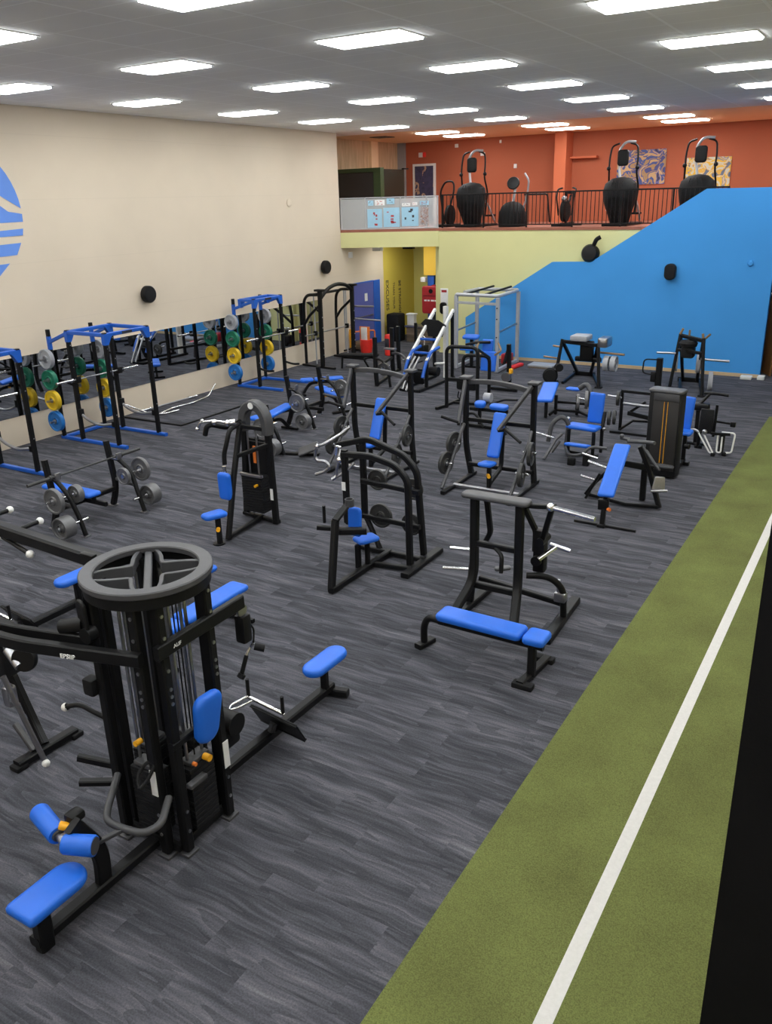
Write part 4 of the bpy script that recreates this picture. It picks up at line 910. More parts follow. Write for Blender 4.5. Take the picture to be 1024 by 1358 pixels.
# ================================================================== ring topped cable tower (front left)
TX, TY = -4.36, 3.81
def cable_tower(label):
    t = T('cable_tower', label, 'cable machine', (TX, TY, 0))
    H = 2.2
    # eight upright posts in pairs at the four corners
    for x, y in ((-4.2, 3.51), (-4.08, 3.6), (-4.64, 3.51), (-4.66, 3.63), (-4.08, 4.07), (-4.2, 4.15), (-4.64, 4.15), (-4.66, 4.03)):
        po = MB().bar([(x, y, .04), (x, y, H)], .08, .08, (1, 0, 0)).part('post', 'black', t)
        MB().box((x-.06, y-.06, 0), (x+.06, y+.06, .025), .006).part('post_foot', 'graphite', po)
    for z in (1.62, 1.69, 1.75):
        pass
    for x, y, n_ in ((-4.2, 3.51, (0, -1, 0)), (-4.08, 3.6, (1, 0, 0)), (-4.08, 4.07, (1, 0, 0))):
        n_ = V(n_); mb = MB()
        for z in (.22, .4, 1.35, 1.41, 1.47, 1.62, 1.88, 2.05):
            c_ = V((x, y, z))+n_*.04; mb.cyl(c_, c_+n_*.008, .014, n=10)
        mb.part('bolt_row', 'steel', t)
    ring = [(TX+.42*math.cos(2*PI*k/56), TY+.42*math.sin(2*PI*k/56), 2.255) for k in range(56)]
    MB().bar(ring, .1, .05, closed=True).part('top_ring', 'graphite', t, 'grey top ring')
    MB().bar([(TX+.44*math.cos(2*PI*k/56), TY+.44*math.sin(2*PI*k/56), 2.19) for k in range(56)], .02, .09, closed=True).part('ring_band', 'black', t)
    MB().bar([(TX-.27, TY+.28, 2.22), (TX+.28, TY-.27, 2.22)], .055, .05).part('ring_bar', 'graphite', t)
    for k in range(4):
        a0 = math.radians(-45+90*k+8); a1 = math.radians(45+90*k-8); am = (a0+a1)/2
        p_ = []
        for j in range(11):
            u_ = j/10; a = a0+(a1-a0)*u_; r_ = .4-.24*math.sin(PI*u_)
            p_.append((TX+r_*math.cos(a), TY+r_*math.sin(a), 2.21))
        MB().bar(p_, .03, .09).part('ring_arc', 'graphite', t)
    MB().bar([(-4.64, 3.55, .07), (-4.12, 3.55, .07), (-4.12, 4.1, .07), (-4.64, 4.1, .07)], .07, .07, closed=True).part('base_frame', 'black', t)
    for x, y, dx, dy in ((-4.39, 3.6, .13, .07), (-4.13, 3.83, .07, .13), (-4.42, 4.06, .13, .07), (-4.6, 3.83, .07, .13)):
        for k in range(13):
            MB().box((x-dx, y-dy, .14+k*.043), (x+dx, y+dy, .178+k*.043), .004).part('stack_plate', 'stack', t)
        MB().cyl((x-dx*.62*(dx > dy), y-dy*.62*(dy > dx), .1), (x-dx*.62*(dx > dy), y-dy*.62*(dy > dx), 2.14), .013).part('guide_rod', 'steel', t)
        MB().cyl((x+dx*.62*(dx > dy), y+dy*.62*(dy > dx), .1), (x+dx*.62*(dx > dy), y+dy*.62*(dy > dx), 2.14), .013).part('guide_rod', 'steel', t)
        MB().cyl((x, y, .7), (x, y, 2.1), .006).part('cable', 'rubber', t)
        MB().box((x-dx*.8, y-dy*.8, .7), (x+dx*.8, y+dy*.8, .74), .01).part('stack_head', 'graphite', t)
    MB().cyl((-4.06, 3.86, .73), (-4.0, 3.86, .73), .028).part('stack_pin', 'yellow', t, 'yellow pin knob')
    MB().cyl((-4.06, 3.74, .74), (-4.03, 3.74, .74), .016).part('stack_pin', 'orange', t, 'small orange pin')
    MB().cyl((-4.35, 3.53, .98), (-4.35, 3.47, .98), .022).part('stack_pin', 'yellow', t, 'yellow pin knob')
    MB().box((-4.04, 3.62, .6), (-3.98, 3.8, .64), .01).part('shelf_tray', 'graphite', t)
    MB().box((-4.232, 3.462, .58), (-4.172, 3.468, .8)).part('label_plate', 'paper', t, 'white label')
    MB().box((-4.036, 4.04, .5), (-4.03, 4.1, .74)).part('label_plate', 'paper', t, 'white label')
    # lat pulldown station
    MB().bar([(-4.33, 3.5, .08), (-4.33, 2.4, .08)], .1, .08).part('front_beam', 'black', t)
    MB().bar([(-4.31, 2.46, .0), (-4.29, 2.46, .38)], .11, .09, (1, 0, 0)).part('seat_post', 'black', t)
    MB().pad((-4.27, 2.55, .42), (0, 1, 0), (0, 0, 1), .52, .27, .085, .13, radii=[.03, .13, .13, .03]).part('seat', 'blue', t, 'blue seat')
    MB().bar([(-4.33, 3.0, .1), (-4.33, 3.02, .38), (-4.34, 2.84, .72)], .06, .12, (0, 1, 0), .2).part('knee_post', 'black', t)
    MB().cyl((-4.38, 2.86, .67), (-4.45, 2.82, .69), .03).part('knee_knob', 'yellow', t, 'yellow knob')
    MB().box((-4.46, 2.86, .68), (-4.36, 2.98, .75), .02).part('adjuster', 'black', t)
    for a_, b_ in (((-4.452, 2.795, 0.620), (-4.772, 2.888, 0.620)), ((-4.348, 2.761, 0.620), (-4.144, 2.851, 0.620))):
        a_, b_ = V(a_), V(b_); L_ = (b_-a_).length
        ro = MB().lathe(a_, b_-a_, [(0, .03), (0, .064), (.012, .07), (L_-.012, .074), (L_, .068), (L_, .03)], 28).part('knee_roller', 'blue', t, 'blue foam roller')
        MB().lathe(b_, b_-a_, [(-.004, .06), (.004, .06)], 24).lathe(a_, a_-b_, [(-.004, .045), (.012, .04)], 24).part('end_cap', 'graphite', ro)
    MB().cyl((-4.452, 2.795, 0.620), (-4.348, 2.761, 0.620), .024).bar([(-4.403, 2.780, 0.620), (-4.34, 2.9, .66)], .05, .05).part('roller_axle', 'steel', t)
    lp = [(-4.6, 3.47, .62), (-4.446, 3.221, 0.550), (-4.369, 3.134, 0.530), (-4.227, 3.138, 0.520), (-4.038, 3.174, 0.520), (-3.983, 3.297, 0.530), (-4.1, 3.5, .58)]
    MB().tube(lp, .028, .12, 12).bar([(-4.197, 3.146, 0.520), (-4.33, 3.0, .45)], .04, .03).part('loop_guard', 'graphite', t)
    MB().tube([(-4.220, 3.346, 0.720), (-4.286, 3.397, 0.780), (-4.252, 3.475, 0.860), (-4.179, 3.486, 0.860), (-4.193, 3.409, 0.760), (-4.215, 3.348, 0.720)], .014, .05).part('strap_loop', 'rubber', t)
    a1 = [(-4.141, 3.461, 1.750), (-4.488, 3.367, 1.750), (-4.832, 3.278, 1.750), (-5.060, 3.217, 1.750), (-5.303, 3.187, 1.750), (-5.885, 3.210, 1.750)]
    MB().bar(a1, .07, .1, (0, 0, 1), .25).part('curved_arm', 'black', t)
    a2 = [(-4.584, 3.449, 1.780), (-4.991, 3.344, 1.780), (-5.394, 3.259, 1.780), (-5.908, 3.232, 1.780)]
    MB().bar(a2, .05, .1, (0, 0, 1), .25).bar([(-4.584, 3.449, 1.780), (-4.64, 3.51, 1.78)], .06, .08).part('curved_arm', 'black', t)
    text_mesh('EPSIIP', .05, V((-4.706, 3.289, 1.730))+V((-.0, -.052, 0)), V((-4.488, 3.367, 1.750))-V((-4.832, 3.278, 1.750)), (0, 0, 1)).part('arm_lettering', 'whiteink', t, 'tiny white lettering')
    MB().pad((-4.66, 3.44, 1.95), (0, .0, 1), (-.3, -1, 0), .3, .14, .03, .05).cyl((-4.68, 3.46, 1.9), (-4.86, 3.4, 1.86), .055).cyl((-4.62, 3.4, 1.84), (-4.62, 3.48, 1.84), .06).part('pulley_bracket', 'black', t)
    MB().tube([(-4.66, 3.56, 1.02), (-4.82, 3.5, 1.1), (-4.95, 3.5, 1.12), (-5.08, 3.48, 1.07)], .02, .08).ball((-5.09, 3.48, 1.065), .03).part('side_handle', 'black', t)
    MB().ball((-5.1, 3.475, 1.06), .034).part('handle_ball', 'white', t, 'white ball end')
    MB().box((-4.78, 3.42, 1.3), (-4.67, 3.52, 1.44), .02).part('bump_stop', 'rubber', t)
    MB().bar([(-4.68, 3.5, .66), (-4.92, 3.38, .72)], .05, .06).bar([(-4.68, 3.5, .5), (-4.9, 3.34, .52)], .06, .05).part('foot_peg', 'black', t)
    # east arm with hanging handle
    MB().bar([(-4.05, 3.52, 1.79), (-4.04, 4.42, 1.81)], .055, .11).part('pulley_arm', 'black', t)
    text_mesh('ALIF', .04, (-4.02, 3.66, 1.78), (0, 1, 0), (0, 0, 1)).part('arm_lettering', 'whiteink', t, 'tiny white lettering')
    MB().lathe((-4.06, 4.4, 1.74), (1, 0, 0), [(0, .04), (.03, .05), (.04, .05), (.04, .01)]).part('pulley', 'steel', t)
    MB().box((-4.09, 4.36, 1.46), (-3.99, 4.46, 1.7), .02).part('cable_stop', 'black', t)
    MB().tube([(-4.04, 4.44, 1.66), (-4.03, 4.52, 1.52), (-4.03, 4.5, 1.4)], .008, .03).part('hanging_cable', 'rubber', t)
    MB().bar([(-4.06, 3.55, 1.0), (-4.06, 4.08, 1.0)], .05, .06).cyl((-4.05, 3.84, 1.02), (-3.97, 3.84, 1.1), .035).part('pad_arm', 'black', t)
    MB().pad((-3.95, 3.83, 1.13), (.05, .12, 1), (1, .05, -.1), .4, .3, .08, .09, .72).part('back_pad', 'blue', t, 'blue shield shaped pad')
    # seated row station
    MB().bar([(-4.4, 4.1, .1), (-4.4, 4.6, .1), (-4.37, 5.98, .1)], .1, .09).part('row_beam', 'black', t)
    MB().bar([(-4.36, 5.86, .12), (-4.36, 5.86, .4)], .07, .07, (1, 0, 0)).part('row_seat_post', 'black', t)
    MB().bar([(-4.46, 5.93, .05), (-4.18, 6.0, .05)], .09, .08).part('row_foot', 'black', t)
    MB().pad((-4.324, 5.838, 0.460), (.02, 1, 0), (0, 0, 1), .58, .23, .085, .112).part('row_seat', 'blue', t, 'long blue row seat')
    MB().cyl((-4.42, 5.7, .36), (-4.34, 5.72, .38), .025).part('row_knob', 'chrome', t)
    MB().obox((-4.27, 5.0, .27), (1, 0, -.12), (0, -.62, 1), (.5, .3, .02), .008).part('foot_plate', 'black', t)
    MB().bar([(-4.38, 5.02, .12), (-4.32, 5.0, .26)], .06, .06).part('plate_bracket', 'graphite', t)
    MB().bar([(-4.38, 4.3, .12), (-4.36, 4.32, .6)], .06, .08, (1, 0, 0)).cyl((-4.46, 4.42, .62), (-4.22, 4.42, .62), .1, n=28).box((-4.42, 4.28, .4), (-4.26, 4.5, .6), .03).part('low_pulley', 'black', t)
    MB().bar([(-4.46, 4.26, .2), (-4.26, 4.26, .2)], .08, .22).part('beam_bracket', 'black', t)
    return t
tower = cable_tower('tall black cable tower with grey ring top at the front left')
dup(tower, (TX-3.86, TY+.2, 0), 'second cable tower, mostly outside the left edge, its blue row seat showing', 0)
t = T('crossover_bridge', 'long black overhead beam running from the ring top out of the left edge', 'beam', (-6.5, 3.95, 2.2))
MB().bar([(-4.84, 3.83, 2.2), (-7.8, 4.03, 2.2)], .1, .11).part('bridge_beam', 'black', t)
for a_, b_ in (((-6.209, 3.945, 2.120), (-6.230, 4.331, 2.120)), ((-6.193, 3.934, 2.120), (-5.705, 3.825, 2.100)), ((-6.723, 4.059, 2.120), (-6.735, 4.397, 2.120))):
    MB().cyl(a_, b_, .02).part('pull_up_bar', 'black', t)
    MB().ball(b_, .034).part('bar_end', 'white', t, 'white ball end')
MB().ball((-6.209, 3.945, 2.120), .034).part('bar_end', 'white', t, 'white ball end')
MB().box((-5.0, 3.75, 2.26), (-4.86, 3.8, 2.28), .006).part('latch', 'black', t)

def row_handle(x, label):
    t = T('cable_attachment', label, 'cable handle', (x, 4.85, .55))
    MB().cyl((x-.16, 4.82, .6), (x+.16, 4.94, .44), .018).tube([(x-.14, 4.83, .6), (x-.16, 4.62, .62), (x-.12, 4.55, .62)], .012, .04).tube([(x-.1, 4.85, .56), (x-.1, 4.64, .6), (x-.12, 4.55, .62)], .01, .04).part('handle_frame', 'chrome', t)
    for x_, y_, z_2 in ((x-.14, 4.83, .6), (x+.15, 4.935, .45)): MB().cyl((x_, y_, z_2), (x_, y_, z_2+.17), .017).part('grip', 'rubber', t, 'black rubber grip')
row_handle(-4.3, 'chrome row handle with two upright black grips, by the long row seat')
row_handle(-8.08, 'chrome row handle with two upright black grips at the left edge')
t = T('cable_attachment', 'short cable handle hanging behind the front left cable tower', 'cable handle', (-4.03, 4.5, 1.3))
MB().tube([(-4.03, 4.5, 1.41), (-4.06, 4.5, 1.37), (-4.08, 4.46, 1.3)], .012, .02).part('hook', 'chrome', t)
MB().cyl((-4.08, 4.46, 1.3), (-4.1, 4.4, 1.14), .018).part('grip', 'rubber', t); MB().cyl((-4.04, 4.52, 1.36), (-3.97, 4.56, 1.34), .03).cyl((-4.095, 4.41, 1.15), (-4.105, 4.39, 1.12), .032).part('end_knob', 'rubber', t)

# small cable station at the left edge
t = T('biceps_station', 'black cable station with T shaped foot, cut off by the left edge', 'cable machine', (-6.3, 3.9, 0))
MB().bar([(-6.14, 3.6, .05), (-6.11, 4.22, .05)], .1, .08).part('t_foot', 'black', t)
MB().box((-6.2, 3.56, 0), (-6.08, 3.68, .05), .01).box((-6.16, 4.14, 0), (-6.04, 4.26, .05), .01).part('rubber_foot', 'rubber', t)
MB().bar([(-6.14, 3.9, .08), (-6.3, 3.95, .2), (-6.6, 3.95, .9), (-6.7, 3.95, 1.4)], .08, .08, (1, 0, 0), .1).part('mast', 'black', t)
MB().lathe((-5.881, 3.721, 1.150), (.5, -1, .2), [(-.02, .1), (0, .11), (.03, .11), (.05, .1), (.05, .02)], 28).part('pulley', 'black', t)
MB().cyl((-6.057, 3.685, 1.200), (-5.890, 3.659, 1.100), .04).cyl((-6.143, 3.744, 1.250), (-6.085, 3.699, 1.200), .03).part('roller', 'steel', t)
MB().box((-6.5, 3.75, .8), (-6.28, 3.95, 1.3), .03).part('weight_housing', 'stack', t)
MB().bar([(-6.352, 3.791, 0.300), (-6.126, 3.779, 0.100)], .05, .05).part('foot_link', 'graphite', t)
MB().box((-6.32, 3.7, .55), (-6.22, 3.8, .75), .02).part('stop', 'steel', t)
t = T('cable_bar', 'chrome lat bar with white ball end leaning on the T shaped foot at left', 'cable bar', (-5.95, 3.65, .4))
MB().cyl((-6.122, 3.636, 0.950), (-5.908, 3.728, 0.090), .024).part('bar', 'steel', t)
MB().ball((-5.890, 3.721, 0.085), .036).part('ball_end', 'white', t, 'white ball end'); MB().cyl((-6.072, 3.681, 0.660), (-6.058, 3.683, 0.610), .027).cyl((-6.066, 3.706, 0.540), (-6.050, 3.707, 0.490), .027).part('collar', 'chrome', t)

# ================================================================== iso press with plates (middle) and its twin
def iso_press(ox, oy, label):
    t = T('iso_press_machine', label, 'plate machine', (-5.6+ox, 13+oy, 0), 'twin pressing machines')
    q = lambda x, y, z: (x+ox, y+oy, z)
    for s_, xt, xf in ((-1, -6.32, -6.17), (1, -5.06, -4.98)):
        MB().bar([q(xt, 13.12, 1.76), q(xt, 13.12, .55), q(xf, 13.05, .05)], .085, .1, (0, 1, 0), .3).part('upright', 'black', t)
        MB().box(q(xt-.1, 13.03, 1.74), q(xt+.1, 13.22, 1.79), .015).part('top_cap', 'graphite', t)
        MB().bar([q(xf, 13.2, .04), q(xf+.01, 11.9, .04)], .08, .06).part('floor_skid', 'black', t)
        e1, h1, h2 = ((-6.21, 12.6, 1.07), (-6.2, 12.58, 1.1), (-6.49, 12.5, 1.19)) if s_ < 0 else ((-5.43, 12.5, 1.06), (-5.32, 12.5, 1.11), (-4.97, 12.35, .95))
        MB().bar([q(xt-s_*.02, 13.05, 1.72), q(*e1)], .075, .055, (1, 0, 0)).part('press_arm', 'graphite', t, 'grey swinging arm')
        MB().cyl(q(*h1), q(*h2), .027).part('press_handle', 'black', t)
        MB().bar([q(h1[0], h1[1], h1[2]-.03), q(e1[0], e1[1], e1[2])], .05, .05).part('handle_joint', 'black', t)
        xp = -6.27 if s_ < 0 else -5.03
        MB().tube([q(xt, 13.05, .95), q(xp+s_*.02, 12.8, .78), q(xp, 12.62, .6), q(xp, 12.4, .36), q(xp, 12.08, .05)], .03, .12).part('plate_lever', 'graphite', t)
        for y_, z_2 in ((12.72, .68), (12.42, .4)): MB().cyl(q(xp-s_*.04, y_, z_2), q(xp+s_*.2, y_, z_2), .022).part('plate_horn', 'chrome', t)
    MB().bar([q(-6.32, 13.14, 1.68), q(-5.9, 13.14, 1.72), q(-5.4, 13.14, 1.68), q(-5.06, 13.14, 1.6)], .07, .08, (0, 0, 1), .3).part('top_beam', 'graphite', t)
    MB().bar([q(-6.32, 13.14, 1.02), q(-5.06, 13.14, 1.02)], .06, .07).part('mid_beam', 'black', t)
    MB().bar([q(-6.17, 12.35, .05), q(-4.98, 12.35, .05)], .07, .06).part('front_cross', 'steel', t)
    MB().bar([q(-6.2, 13.0, .25), q(-5.0, 13.0, .25)], .07, .07).part('rear_cross', 'black', t)
    MB().pad(q(-5.6, 12.83, .88), (0, .42, 1), (0, -1, .42), .78, .23, .07, .04).part('back_pad', 'blue', t, 'blue back pad')
    MB().pad(q(-5.6, 12.46, .47), (0, 1, -.1), (0, .1, 1), .3, .26, .07, .06).part('seat', 'blue', t, 'blue seat')
    MB().bar([q(-5.58, 12.5, .05), q(-5.58, 12.5, .42)], .07, .07, (1, 0, 0)).bar([q(-5.58, 12.5, .1), q(-5.58, 13.0, .25), q(-5.58, 13.06, 1.0)], .06, .07, (1, 0, 0), .1).part('seat_frame', 'black', t)
    MB().cyl(q(-5.58, 12.45, .28), q(-5.52, 12.36, .28), .03).part('seat_knob', 'yellow', t, 'yellow knob')
    return t
iso_press(0, 0, 'black press machine with tall blue back pad in the middle right')
iso_press(-2.44, .12, 'black press machine with blue back pad behind the arched machine')
for ox, oy, nm in ((0, 0, 'middle right press machine'), (-2.44, .12, 'press machine behind the arched one')):
    for x_, y_, z_2, lb in ((-6.36, 12.72, .68, 'rear left'), (-6.36, 12.42, .4, 'front left'), (-4.93, 12.72, .66, 'rear right'), (-4.96, 12.4, .38, 'front right')):
        plate('iso', (x_+ox, y_+oy, z_2), (-1 if x_ < -6 else 1, .15, 0), .2, .06, 'irondark', 'grey plate at the %s of the %s' % (lb, nm))

# ================================================================== incline row bench (right, near)
t = T('incline_row_bench', 'black incline machine with long sloping blue pad at right', 'plate machine', (-3.35, 12.3, 0))
MB().pad((-3.37, 12.17, .76), (-.06, .92, .5), (0, -.5, .92), 1.12, .25, .07, .03).part('chest_pad', 'blue', t, 'long sloping blue pad')
MB().bar([(-3.37, 11.72, .04), (-3.37, 11.78, .4), (-3.39, 12.2, .68), (-3.42, 12.75, .98)], .07, .08, (0, 0, 1), .1).part('spine', 'black', t)
MB().bar([(-3.8, 11.72, .02), (-2.86, 11.7, .02)], .04, .04).part('floor_bar', 'black', t)
MB().box((-3.43, 11.64, 0), (-3.31, 11.74, .05), .01).part('spine_foot', 'black', t)
MB().cyl((-3.33, 11.76, .28), (-3.27, 11.72, .28), .028).part('adjust_knob', 'orange', t, 'orange knob')
MB().box((-3.46, 11.72, .25), (-3.3, 11.8, .42), .02).part('slide_block', 'black', t)
MB().bar([(-3.18, 12.85, .98), (-3.02, 12.9, .6), (-2.8, 12.82, .03)], .07, .09, (0, 1, 0)).part('right_leg', 'black', t)
MB().bar([(-3.62, 12.8, .55), (-3.85, 12.88, .3), (-4.02, 12.94, .04)], .06, .08, (0, 1, 0)).bar([(-3.74, 12.7, .5), (-3.95, 12.7, .05)], .04, .05, (0, 1, 0)).part('left_leg', 'black', t)
MB().bar([(-3.14, 13.1, .02), (-3.14, 13.1, .7)], .09, .09, (1, 0, 0)).part('rear_post', 'black', t)
MB().bar([(-4.0, 12.92, .05), (-3.3, 12.7, .05), (-2.82, 12.8, .05)], .06, .06).bar([(-3.42, 12.78, .7), (-2.98, 12.95, .62)], .08, .1).part('cross_beam', 'black', t)
MB().tube([(-3.38, 12.85, 1.04), (-3.05, 12.85, 1.06), (-2.95, 12.8, 1.07)], .03, .05).tube([(-3.15, 12.85, 1.0), (-2.95, 12.75, .8), (-2.82, 12.7, .68), (-2.86, 12.8, .66), (-3.1, 12.95, .9)], .02, .08).part('lever_arm', 'graphite', t)
MB().pad((-2.82, 12.75, .45), (0, .2, 1), (1, -1, 0), .22, .18, .03, .03, 1.3).cyl((-2.9, 12.6, .36), (-2.68, 12.72, .36), .022).part('foot_plate', 'steel', t)
MB().cyl((-4.0, 12.88, .62), (-3.68, 12.84, .56), .024).cyl((-4.05, 12.7, .42), (-3.82, 12.7, .38), .02).part('plate_peg', 'chrome', t)
MB().ball((-3.5, 12.95, 1.08), .04).cyl((-3.52, 12.95, 1.06), (-3.38, 12.95, 1.04), .03).part('pivot', 'graphite', t)

# ================================================================== leg extension beside it
t = T('leg_extension_machine', 'black leg machine with upright blue back pad and two blue seat pads', 'plate machine', (-4.8, 15.0, 0))
MB().pad((-4.719, 15.500, 0.863), (.02, .12, 1), (-.1, -1, .1), .58, .3, .07, .03).part('back_pad', 'blue', t, 'upright blue back pad')
MB().pad((-4.86, 15.22, .54), (1, -.1, 0), (0, 0, 1), .62, .3, .08, .04).part('seat_pad', 'blue', t, 'thick blue seat pad')
MB().pad((-4.78, 14.68, .33), (1, -.06, 0), (0, .2, 1), .46, .24, .06, .04).part('leg_pad', 'blue', t, 'low blue leg pad')
for x_, y_ in ((-5.1, 15.1), (-4.6, 15.05), (-4.55, 15.4)): MB().bar([(x_, y_, .03), (x_, y_, .5)], .06, .06, (1, 0, 0)).part('leg', 'black', t)
MB().bar([(-5.15, 15.15, .05), (-4.5, 15.05, .05)], .06, .06).bar([(-4.55, 15.4, .5), (-4.55, 15.5, .8)], .06, .06, (1, 0, 0)).bar([(-5.1, 15.1, .05), (-4.85, 14.55, .08)], .05, .06).part('base_frame', 'black', t)
MB().tube([(-5.45, 14.95, .25), (-5.42, 15.02, .6), (-5.25, 15.1, .75), (-5.12, 15.15, .6), (-5.15, 15.1, .15)], .045, .15).part('cam_lever', 'graphite', t)
MB().tube([(-5.05, 14.8, .22), (-4.9, 14.55, .16), (-4.65, 14.5, .2), (-4.5, 14.6, .36), (-4.2, 14.6, .36)], .028, .1).part('curved_lever', 'graphite', t)
MB().bar([(-5.36, 14.52, .03), (-5.25, 14.8, .35), (-5.2, 15.0, .42)], .04, .05, (1, 0, 0)).bar([(-5.2, 14.9, .3), (-5.3, 14.75, .1)], .04, .04).part('tripod_leg', 'graphite', t)
MB().cyl((-5.3, 14.85, .36), (-5.68, 14.9, .42), .022).cyl((-4.62, 14.5, .24), (-4.3, 14.42, .2), .022).part('plate_peg', 'chrome', t)
MB().box((-4.88, 14.42, 0), (-4.74, 14.52, .14), .02).box((-4.62, 14.5, 0), (-4.5, 14.6, .2), .02).part('rubber_foot', 'rubber', t)
MB().ball((-4.45, 15.2, .55), .035).ball((-5.15, 15.18, .68), .04).part('pivot_knob', 'steel', t)

# ================================================================== stack machine with shroud (right)
t = T('selector_tower', 'tall dark grey stack cabinet with two orange lines', 'stack machine', (-3.2, 14.6, 0))
MB().obox((-3.2, 14.55, .78), (1, -.1, 0), (0, 0, 1), (.56, 1.5, .26), .03).part('shroud', 'stack', t)
MB().obox((-3.185, 14.402, .8), (1, -.1, 0), (0, 0, 1), (.44, 1.3, .02), .01).part('front_panel', 'dark', t)
MB().pad((-3.2, 14.53, 1.53), (1, -.1, 0), (0, 0, 1), .6, .32, .06, .08).obox((-3.185, 14.39, 1.44), (1, -.1, 0), (0, 0, 1), (.44, .13, .03), .02).part('top_cover', 'graphite', t, 'grey top cover')
for dx_ in (-.03, .03): MB().obox((-3.185+dx_, 14.388-dx_*.1, .82), (1, -.1, 0), (dx_*.6, 0, 1), (.008, 1.08, .006)).part('orange_line', 'yellow', t, 'thin orange line')
MB().obox((-3.185, 14.39, .85), (1, -.1, 0), (0, 0, 1), (.03, 1.0, .01)).part('slot', 'ink', t)
MB().pad((-3.12, 14.36, .24), (1, -.1, 0), (0, -.3, 1), .34, .1, .05, .04).part('foot_rest', 'graphite', t)
MB().bar([(-3.05, 14.7, .06), (-3.02, 15.45, .06)], .08, .08).bar([(-3.02, 15.4, .05), (-3.02, 15.4, .55)], .07, .07, (1, 0, 0)).bar([(-3.14, 15.38, .04), (-2.9, 15.34, .04)], .07, .07).part('seat_frame', 'black', t)
MB().pad((-3.130, 15.750, 0.869), (.05, .15, 1), (-.2, -1, .15), .62, .3, .07, .03).part('back_pad', 'blue', t, 'blue back pad')
MB().pad((-3.08, 15.55, .56), (1, 0, 0), (0, 0, 1), .3, .34, .08, .08).part('seat', 'blue', t, 'blue seat')
MB().cyl((-3.0, 15.36, .36), (-2.92, 15.34, .36), .045).part('seat_knob', 'black', t)
MB().bar([(-3.1, 15.85, .5), (-3.1, 15.85, 1.1)], .06, .06, (1, 0, 0)).part('back_post', 'black', t)

t = T('seated_calf_machine', 'low black open frame machine with grey pegs left of stack cabinet', 'plate machine', (-4.5, 17.0, 0))
MB().bar([(-4.7, 17.18, .03), (-4.7, 17.18, .86)], .06, .06, (1, 0, 0)).part('post', 'black', t)
MB().bar([(-4.72, 17.18, .86), (-4.0, 17.12, .86)], .06, .06).part('top_bar', 'black', t)
MB().bar([(-4.85, 16.98, .03), (-3.95, 16.95, .03)], .06, .05).part('base_rail', 'black', t)
MB().bar([(-4.7, 17.14, .05), (-4.5, 17.4, .2), (-3.95, 17.3, .25)], .05, .05).part('low_brace', 'black', t)
MB().bar([(-4.55, 17.15, .42), (-3.95, 17.1, .35)], .07, .09).bar([(-4.5, 17.16, .45), (-4.2, 17.1, .68)], .05, .05).part('lever_beam', 'black', t)
MB().cyl((-4.65, 17.12, .62), (-3.95, 17.0, .62), .028).cyl((-5.0, 17.16, .74), (-4.7, 17.16, .72), .022).part('plate_peg', 'steel', t)
for x_, y_, z_2, lb in ((-4.78, 17.16, .7, 'upper'), (-4.8, 17.06, .32, 'lower')):
    plate('calf', (x_, y_, z_2), (1, .2, 0), .15, .06, 'irondark', 'dark plate on the %s peg of the low open frame machine' % lb)
plate('calf', (-4.9, 17.02, .3), (1, .2, 0), .15, .06, 'irondark', 'second dark plate beside the lower peg of the low open frame machine')

# ================================================================== silver footed machine at right
t = T('hip_press_machine', 'black machine with white looped foot frames near the turf', 'plate machine', (-2.75, 16.4, 0))
MB().box((-2.98, 16.42, .35), (-2.74, 16.46, .82), .01).part('rear_panel', 'stack', t, 'dark grey upright panel')
MB().bar([(-3.0, 16.6, .03), (-2.98, 16.55, .45), (-2.96, 16.5, .8)], .06, .06, (1, 0, 0)).bar([(-2.72, 16.46, .3), (-2.7, 16.44, .92)], .06, .05, (1, 0, 0)).part('upright', 'black', t)
MB().bar([(-3.06, 16.62, .02), (-2.92, 16.62, .02)], .1, .04).part('foot', 'black', t)
for pts in ([(-2.96, 16.3, .38), (-2.7, 16.15, .06), (-2.64, 16.15, .06), (-2.88, 16.3, .4)], [(-2.62, 16.35, .4), (-2.6, 16.25, .06), (-2.52, 16.25, .06), (-2.54, 16.35, .34)], [(-2.56, 16.38, .42), (-2.32, 16.4, .42), (-2.34, 16.3, .06), (-2.44, 16.28, .06)]):
    MB().tube(pts, .016, .06, closed=False).part('foot_loop', 'white', t, 'white looped foot frame')
MB().bar([(-2.74, 16.3, .4), (-2.4, 16.35, .4)], .05, .05).cyl((-2.54, 16.34, .03), (-2.54, 16.42, .4), .05).part('lever_bar', 'black', t)
MB().box((-2.68, 16.12, 0), (-2.6, 16.2, .07), .015).box((-2.5, 16.24, 0), (-2.42, 16.32, .07), .015).part('rubber_foot', 'rubber', t)
MB().tube([(-3.25, 16.5, .36), (-3.05, 16.45, .4), (-2.96, 16.35, .38)], .025, .06).ball((-2.85, 16.28, .42), .05).part('linkage', 'steel', t)
MB().box((-3.3, 16.72, .7), (-2.9, 16.9, .84), .04).tube([(-3.05, 17.0, 1.0), (-2.85, 16.95, 1.02), (-2.6, 16.95, 1.0)], .03, .05).bar([(-3.1, 16.8, .04), (-3.1, 16.8, .75)], .07, .07, (1, 0, 0)).bar([(-3.1, 16.8, .8), (-2.95, 16.98, 1.0)], .05, .05).part('arm_assembly', 'black', t)
MB().bar([(-3.1, 16.8, .04), (-2.95, 16.55, .04)], .07, .05).bar([(-3.25, 16.8, .03), (-2.9, 16.8, .03)], .08, .05).part('base', 'black', t)
MB().box((-2.44, 16.42, .52), (-2.34, 16.5, .62), .02).bar([(-2.7, 16.46, .6), (-2.4, 16.46, .58)], .04, .04).part('side_handle', 'black', t)

